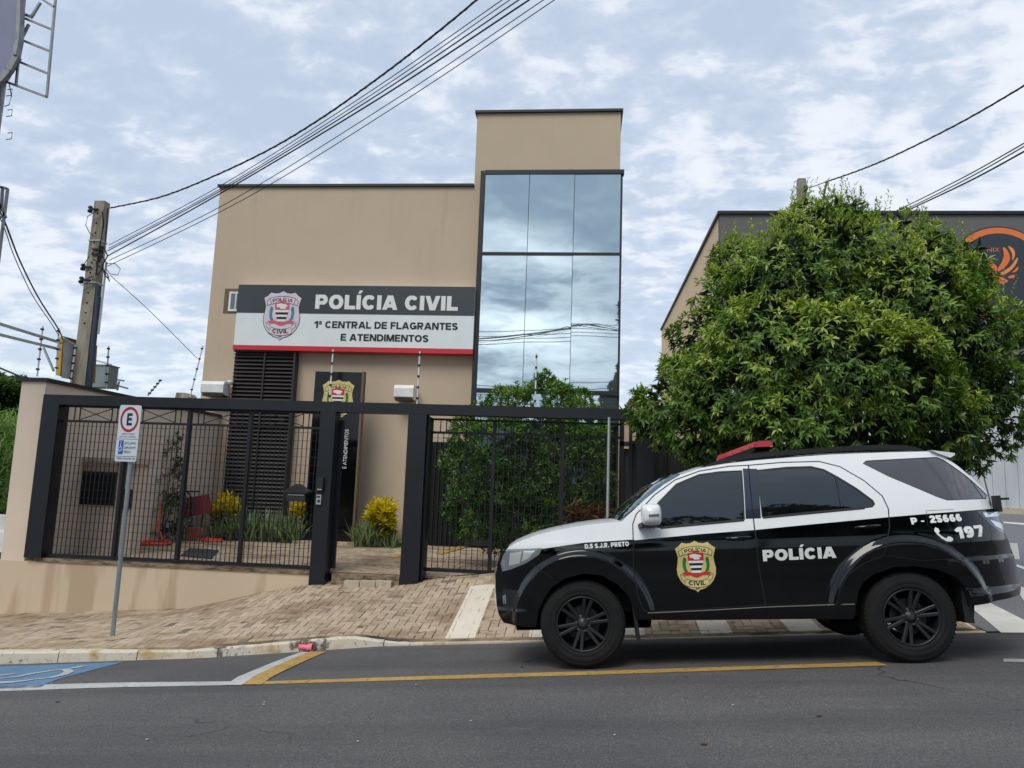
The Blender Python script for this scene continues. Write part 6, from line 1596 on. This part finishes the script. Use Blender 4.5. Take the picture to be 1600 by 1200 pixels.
# ---------------------------------------------------------------- warehouse on the right
yw = 24.0; WH = Thing('warehouse', 'large grey and beige warehouse with round orange bird logo behind the tree', 'building', (12, 30, 1))
c0w = at(1125, 335, yw); wx, wz = c0w.x, c0w.z; zs0 = at(1590, 560, yw).z
m = MB(); m.prism([(yw, .2), (yw, wz), (42, wz), (42, .2)], lambda u, v, w_: V(w_, u, v), wx, wx+.3)
sideo = WH.part('side_wall', m, 'warm_render')
m = MB(); m.box((wx-.002, yw-.004, zs0), (32, yw+.3, wz-.003)); WH.part('front_wall', m, 'grey_render')
m = MB(); m.box((wx+.3, yw+.3, .2), (32, 42, wz-.3)); WH.part('hall', m, 'grey_render')
m = MB(); m.box((wx-.08, yw-.08, wz), (32, yw+.35, wz+.10)); m.box((wx-.08, yw+.352, wz), (wx+.35, 42, wz+.10)); WH.part('roof_coping', m, 'dark_trim')
s = NT('white_sheeting'); tcw = s.n('ShaderNodeTexCoord'); spw = s.n('ShaderNodeSeparateXYZ'); s.l(tcw.outputs['Object'], spw.inputs[0]); a_ = s.noise(.8, 5, .6, sc=(2, 1, .4))
s.set(col=s.mix(s.g(a_, .35, .75), lin((204, 207, 210)), lin((178, 182, 186))), rough=.55)
m = MB(); x = wx+.3; zb_w = 1.45
while x < 32:
    m.box((x, yw-.03, zb_w), (x+.32, yw-.006, zs0)); m.box((x+.325, yw-.055, zb_w), (x+.365, yw-.006, zs0)); x += .37
WH.part('sheet_cladding', m, 'white_sheeting')
m = MB(); m.box((wx, yw-.10, 1.1), (32, yw-.004, zb_w-.002)); WH.part('plinth', m, 'concrete')
m = MB(); m.box((wx+.2, yw-.12, zs0-.02), (32, yw-.058, zs0+.10)); WH.part('flashing', m, 'dark_trim')
# circular logo
lc = at(1563, 428, yw); R_ = (at(1563, 428, yw)-at(1563, 356, yw)).length*1.0
simple('logo_orange', (232, 120, 62), .5, 0, .04); simple('logo_peach', (238, 150, 84), .5, 0, .04); simple('logo_dark', (52, 58, 66), .5, 0, .04)
LG = None
def disc(R0, R1, N=64): return None
FL = lambda u, v, w_: V(lc.x+u*R_, yw-.012-w_, lc.z+v*R_)
m = MB(); N = 72
m.add([FL(1.03*math.cos(2*PI*k/N), 1.03*math.sin(2*PI*k/N), 0) for k in range(N)], [tuple(range(N))], 0)
A = [FL(math.cos(2*PI*k/N), math.sin(2*PI*k/N), .004) for k in range(N)]+[FL(.875*math.cos(2*PI*k/N), .875*math.sin(2*PI*k/N), .004) for k in range(N)]
m.add(A, [(k, (k+1) % N, (k+1) % N+N, k+N) for k in range(N)], 1)
def feather(pts, mi, lv=.006): 
    # pts: control outline; smooth by Catmull-Rom
    o = []; n = len(pts)
    for i in range(n):
        p0, p1, p2, p3 = [Vector(pts[(i+d) % n]) for d in (-1, 0, 1, 2)]
        for k in range(5): t = k/5; q = .5*((2*p1)+(p2-p0)*t+(2*p0-5*p1+4*p2-p3)*t*t+(3*p1-p0-3*p2+p3)*t**3); o.append((q.x, q.y))
    c = (sum(p[0] for p in o)/len(o), sum(p[1] for p in o)/len(o)); n = len(o)
    m.add([FL(*c, lv)]+[FL(*p, lv) for p in o], [(0, 1+i, 1+(i+1) % n) for i in range(n)], mi)
def lp(px, py): q = at(px, py, yw-.012); return ((q.x-lc.x)/R_, (q.z-lc.z)/R_)
Z8 = lambda x, y: lp(1380+x/7.273, 300+y/7.273)
feather([Z8(1358, 632), Z8(1400, 650), Z8(1438, 730), Z8(1425, 800), Z8(1375, 860), Z8(1312, 902), Z8(1300, 870), Z8(1350, 790), Z8(1368, 700)], 1)
feather([Z8(1420, 618), Z8(1470, 640), Z8(1496, 690), Z8(1490, 740), Z8(1466, 775), Z8(1462, 700)], 2)
feather([Z8(1522, 745), Z8(1518, 800), Z8(1470, 870), Z8(1400, 925), Z8(1325, 945), Z8(1335, 915), Z8(1440, 850)], 2)
feather([Z8(1530, 850), Z8(1532, 880), Z8(1500, 908), Z8(1460, 915), Z8(1490, 890)], 1); feather([Z8(1490, 940), Z8(1485, 975), Z8(1430, 980), Z8(1420, 960)], 1)
feather([Z8(1160, 768), Z8(1230, 800), Z8(1290, 850), Z8(1280, 900), Z8(1220, 850)], 1)
feather([Z8(1200, 900), Z8(1300, 950), Z8(1420, 1010), Z8(1330, 1040), Z8(1220, 980)], 1)
a, b = Z8(1236, 682), Z8(1322, 682); put_text(m, 'NIX', FL, Z8(1180, 682)[0], a[1], b[0], Z8(1236, 634)[1]-a[1], 1, .0, .008)
WH.part('round_logo', m, ['logo_dark', 'logo_orange', 'logo_peach'], fix=False)
# small buildings beyond
m = MB(); a, b = at(975, 622, 30), at(1040, 720, 30); t = Thing('distant_house', 'small beige building far behind between station and warehouse', 'building', ((a.x+b.x)/2, 30, 0))
m.box((at(985, 628, 30).x, 30, .2), (at(1030, 628, 30).x, 34, at(985, 628, 30).z)); m.box((at(966, 640, 30).x, 29.9, .2), (at(985, 640, 30).x-.01, 34, at(975, 645, 30).z)); t.part('wall', m, 'beige_render')
m = MB(); m.box((at(983, 628, 30).x, 29.85, at(985, 628, 30).z), (at(1032, 628, 30).x, 34.1, at(985, 628, 30).z+.12)); t.part('roof', m, 'dark_trim')
t = Thing('side_annexe', 'dark steel framed annexe on the right of the glazed tower', 'building', (1.6, 18, .2))
m = MB(); 
for z in (3.1, 2.55): m.box((.85, 17.2, z), (4.3, 17.35, z+.10))
for x in (.85, 1.9, 4.2): m.box((x, 17.2, .2), (x+.1, 17.35, 3.1))
t.part('frame', m, 'dark_trim'); m = MB(); m.box((.86, 17.4, .2), (4.3, 17.5, 2.5)); t.part('panel', m, 'charcoal_sheet')
# ---------------------------------------------------------------- far left: trees, cane bank, parked car
def fartree(px, py, Y, rp, lab, mt='far_leaf', n=900, seed=1, L=.25, W=.10, zb=-1):
    rnd = random.Random(seed); c = at(px, py, Y); r = rp*Y/FPX
    bs = [(c+V(rnd.uniform(-.7, .7)*r, rnd.uniform(-.4, .4)*r, rnd.uniform(-.5, .5)*r), r*rnd.uniform(.35, .6)) for k in range(9)]
    t = Thing('background_tree', lab, 'tree', V(c.x, Y, zb)); lv = Leaves()
    for bi, (c_, r_) in enumerate(bs):
        for k in range(n):
            d = rdir(rnd); p = c_+d*r_*(rnd.uniform(.7, 1.05)+.3*noise.noise((c_+d*r_)*.9)); lv.whorl(p, d+V(0, 0, .4), 4, L, W, .4+.35*d.z+.4*noise.noise(p*1.2), rnd, .1)
    lv.build('crown', mt, t.o, t.loc); m = MB(); b = V(c.x, Y, zb-.5); m.tube([b, V(c.x, Y, c.z-r*.5)], [r*.09, r*.06], 8); branches(m, V(c.x, Y, c.z-r*.5), [q for q, _ in bs], r*.04, rnd); t.part('trunk', m, 'bark')
fartree(5, 625, 34, 44, 'dark green tree at the far left horizon above the cane bank', seed=3, n=800, L=.35, W=.15)
fartree(-90, 640, 30, 60, 'broad dark tree beyond the left edge of the street', seed=4, n=500, L=.35, W=.15)
rnd = random.Random(12); lv = Leaves(); 
for k in range(9000):
    Y = rnd.uniform(26, 29); x = rnd.uniform(-24, -18.6)-(Y-27)*.6; zt_ = 3.7*rnd.uniform(.7, 1.0); z0 = rnd.uniform(-.8, zt_); p = V(x, Y, z0); a = rnd.uniform(0, 6.28)
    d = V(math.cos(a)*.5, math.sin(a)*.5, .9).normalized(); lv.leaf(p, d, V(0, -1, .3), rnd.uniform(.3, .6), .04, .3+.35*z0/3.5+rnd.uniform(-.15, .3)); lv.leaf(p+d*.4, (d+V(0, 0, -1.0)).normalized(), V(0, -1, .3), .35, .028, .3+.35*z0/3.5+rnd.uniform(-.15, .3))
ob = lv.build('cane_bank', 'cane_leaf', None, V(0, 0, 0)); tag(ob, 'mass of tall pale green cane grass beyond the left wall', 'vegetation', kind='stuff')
m = MB(); m.grid([[V(x, 27.4+.4*math.sin(x*2), z) for x in fr(-30, -19.4, 24)] for z in fr(-1.5, 3.2, 6)]); simple('cane_shade', (38, 54, 28), 1, 0, .4, 2); tag(struct('cane_shade_sheet', m, 'cane_shade', 'stuff'), 'dark sheet inside the cane bank, coloured as its shaded depth', 'vegetation')  # the sheet's dark colour stands in for shade among the canes
lv = Leaves(); rnd = random.Random(13)
for k in range(7000):
    x, y = rnd.uniform(-16, -8.9), rnd.uniform(10.9, 18); lv.leaf(V(x, y, zland(x, y)), (V(0, 0, 1)+rdir(rnd)*.5).normalized(), V(0, -1, .3), .14, .014, rnd.uniform(.3, 1))
ob = lv.build('grass_verge', 'cane_leaf', None, V(0, 0, 0)); tag(ob, 'short green grass at the foot of the left wall', 'grass', kind='stuff')
# pale car at the left edge (only its tail shows)
yc2 = 24.0; q0 = at(14, 812, yc2); q1 = at(14, 850, yc2); t = Thing('parked_car', 'white car cut off by the left edge beyond the beige wall', 'car', V(q0.x-2, yc2, q1.z-.1))
prof = [(0, .28), (.05, .62), (.12, .86), (-.15, .92), (-.55, .98), (-1.05, 1.42), (-2.5, 1.46), (-3.2, 1.0), (-4.1, .86), (-4.25, .5), (-4.2, .28)]
zb0 = zland(q0.x, yc2)-.03
m = MB(); m.prism([(q0.x+u, zb0+v) for u, v in prof], lambda u, v, w_: V(u, yc2+w_, v), 0, 1.6); t.part('body', m, 'white_metal')
m = MB(); m.prism([(q0.x+u, zb0+v) for u, v in ((-.62, 1.0), (-1.08, 1.37), (-2.45, 1.40), (-3.0, 1.02))], lambda u, v, w_: V(u, yc2+w_, v), -.006, 1.606); t.part('window', m, 'tinted_glass')
for u in (-.85, -3.45): m = MB(); m.lathe([(0, -.02), (.2, -.02), (.31, .0), (.32, .18), (.0, .18)], V(q0.x+u, yc2-.01, zb0+.30), 'y', 20); t.part('wheel', m, 'tyre_rubber')
m = MB(); m.box((q0.x+.05, yc2-.01, zb0+.66), (q0.x+.10, yc2+.22, zb0+.84)); t.part('tail_light', m, 'tail_red')
# ---------------------------------------------------------------- street behind the camera (seen in the glass)
for i, (x, y, h, r, lab) in enumerate(((2.1, -20, 10.4, 1.2, 'tree across the street, mirrored at the right edge of the tower glass'), (-9, -19, 4.2, 2.3, 'low wide tree across the street to the left'), (4.8, -8, 12.7, 2.5, 'rounded tall tree across the street to the right'), (14.5, -8.5, 13.0, 3.4, 'broad tree across the street at the far right'), (-19, -20, 4.6, 2.8, 'broad tree across the street at the far left'), (-3, -23, 3.8, 1.9, 'small tree across the street behind the viewpoint'), (9.4, -8, 13.0, 2.7, 'tall tree set back across the street to the right'), (-14, -22, 4.4, 2.6, 'small dark tree set back across the street to the left'), (-6, -20, 3.2, 1.6, 'short bush-like tree across the street'))):
    rnd = random.Random(50+i); t = Thing('street_side_tree', lab, 'tree', V(x, y, interp(x, ZN)-.1)); lv = Leaves(); bs = [(V(x, y, h-.3)+V(rnd.uniform(-.8, .8)*r, rnd.uniform(-.4, .4)*r, rnd.uniform(-1.5, .3)*r), r*rnd.uniform(.35, .6)) for k in range(12)]
    if i == 0: bs = [(V(x+rnd.uniform(-.2, .2), y, h-.4-j*.75), .30+.14*j) for j in range(7)]
    for c_, r_ in bs:
        for k in range(220): d = rdir(rnd); lv.whorl(c_+d*r_*rnd.uniform(.75, 1.05), d, 4, .34, .15, .4+.3*d.z, rnd, .1)
    lv.build('crown', 'far_leaf', t.o, t.loc); m = MB(); b = V(x, y, -.8); m.tube([b, V(x, y, h-r)], [.18, .12], 8); branches(m, V(x, y, h-r), [q for q, _ in bs], .06, rnd); t.part('trunk', m, 'bark')
for i, (z, dz) in enumerate(((11.1, .55), (11.35, .5), (11.6, .5), (11.9, .6), (8.3, -.5), (7.9, -.55))):
    cable([V(-25, -14, z-dz), V(-8, -14, z-.25), V(6, -14, z+dz*.3), V(25, -14, z+dz*1.6)], .022, ['lowest of the four high wires across the street, mirrored in the tower glass', 'second lowest of the four high wires mirrored in the tower glass', 'third of the four high wires mirrored in the tower glass', 'highest of the four high wires mirrored in the tower glass', 'upper of the two low wires mirrored at the foot of the tower glass', 'lower of the two low wires mirrored at the foot of the tower glass'][i], 'wires across the street')
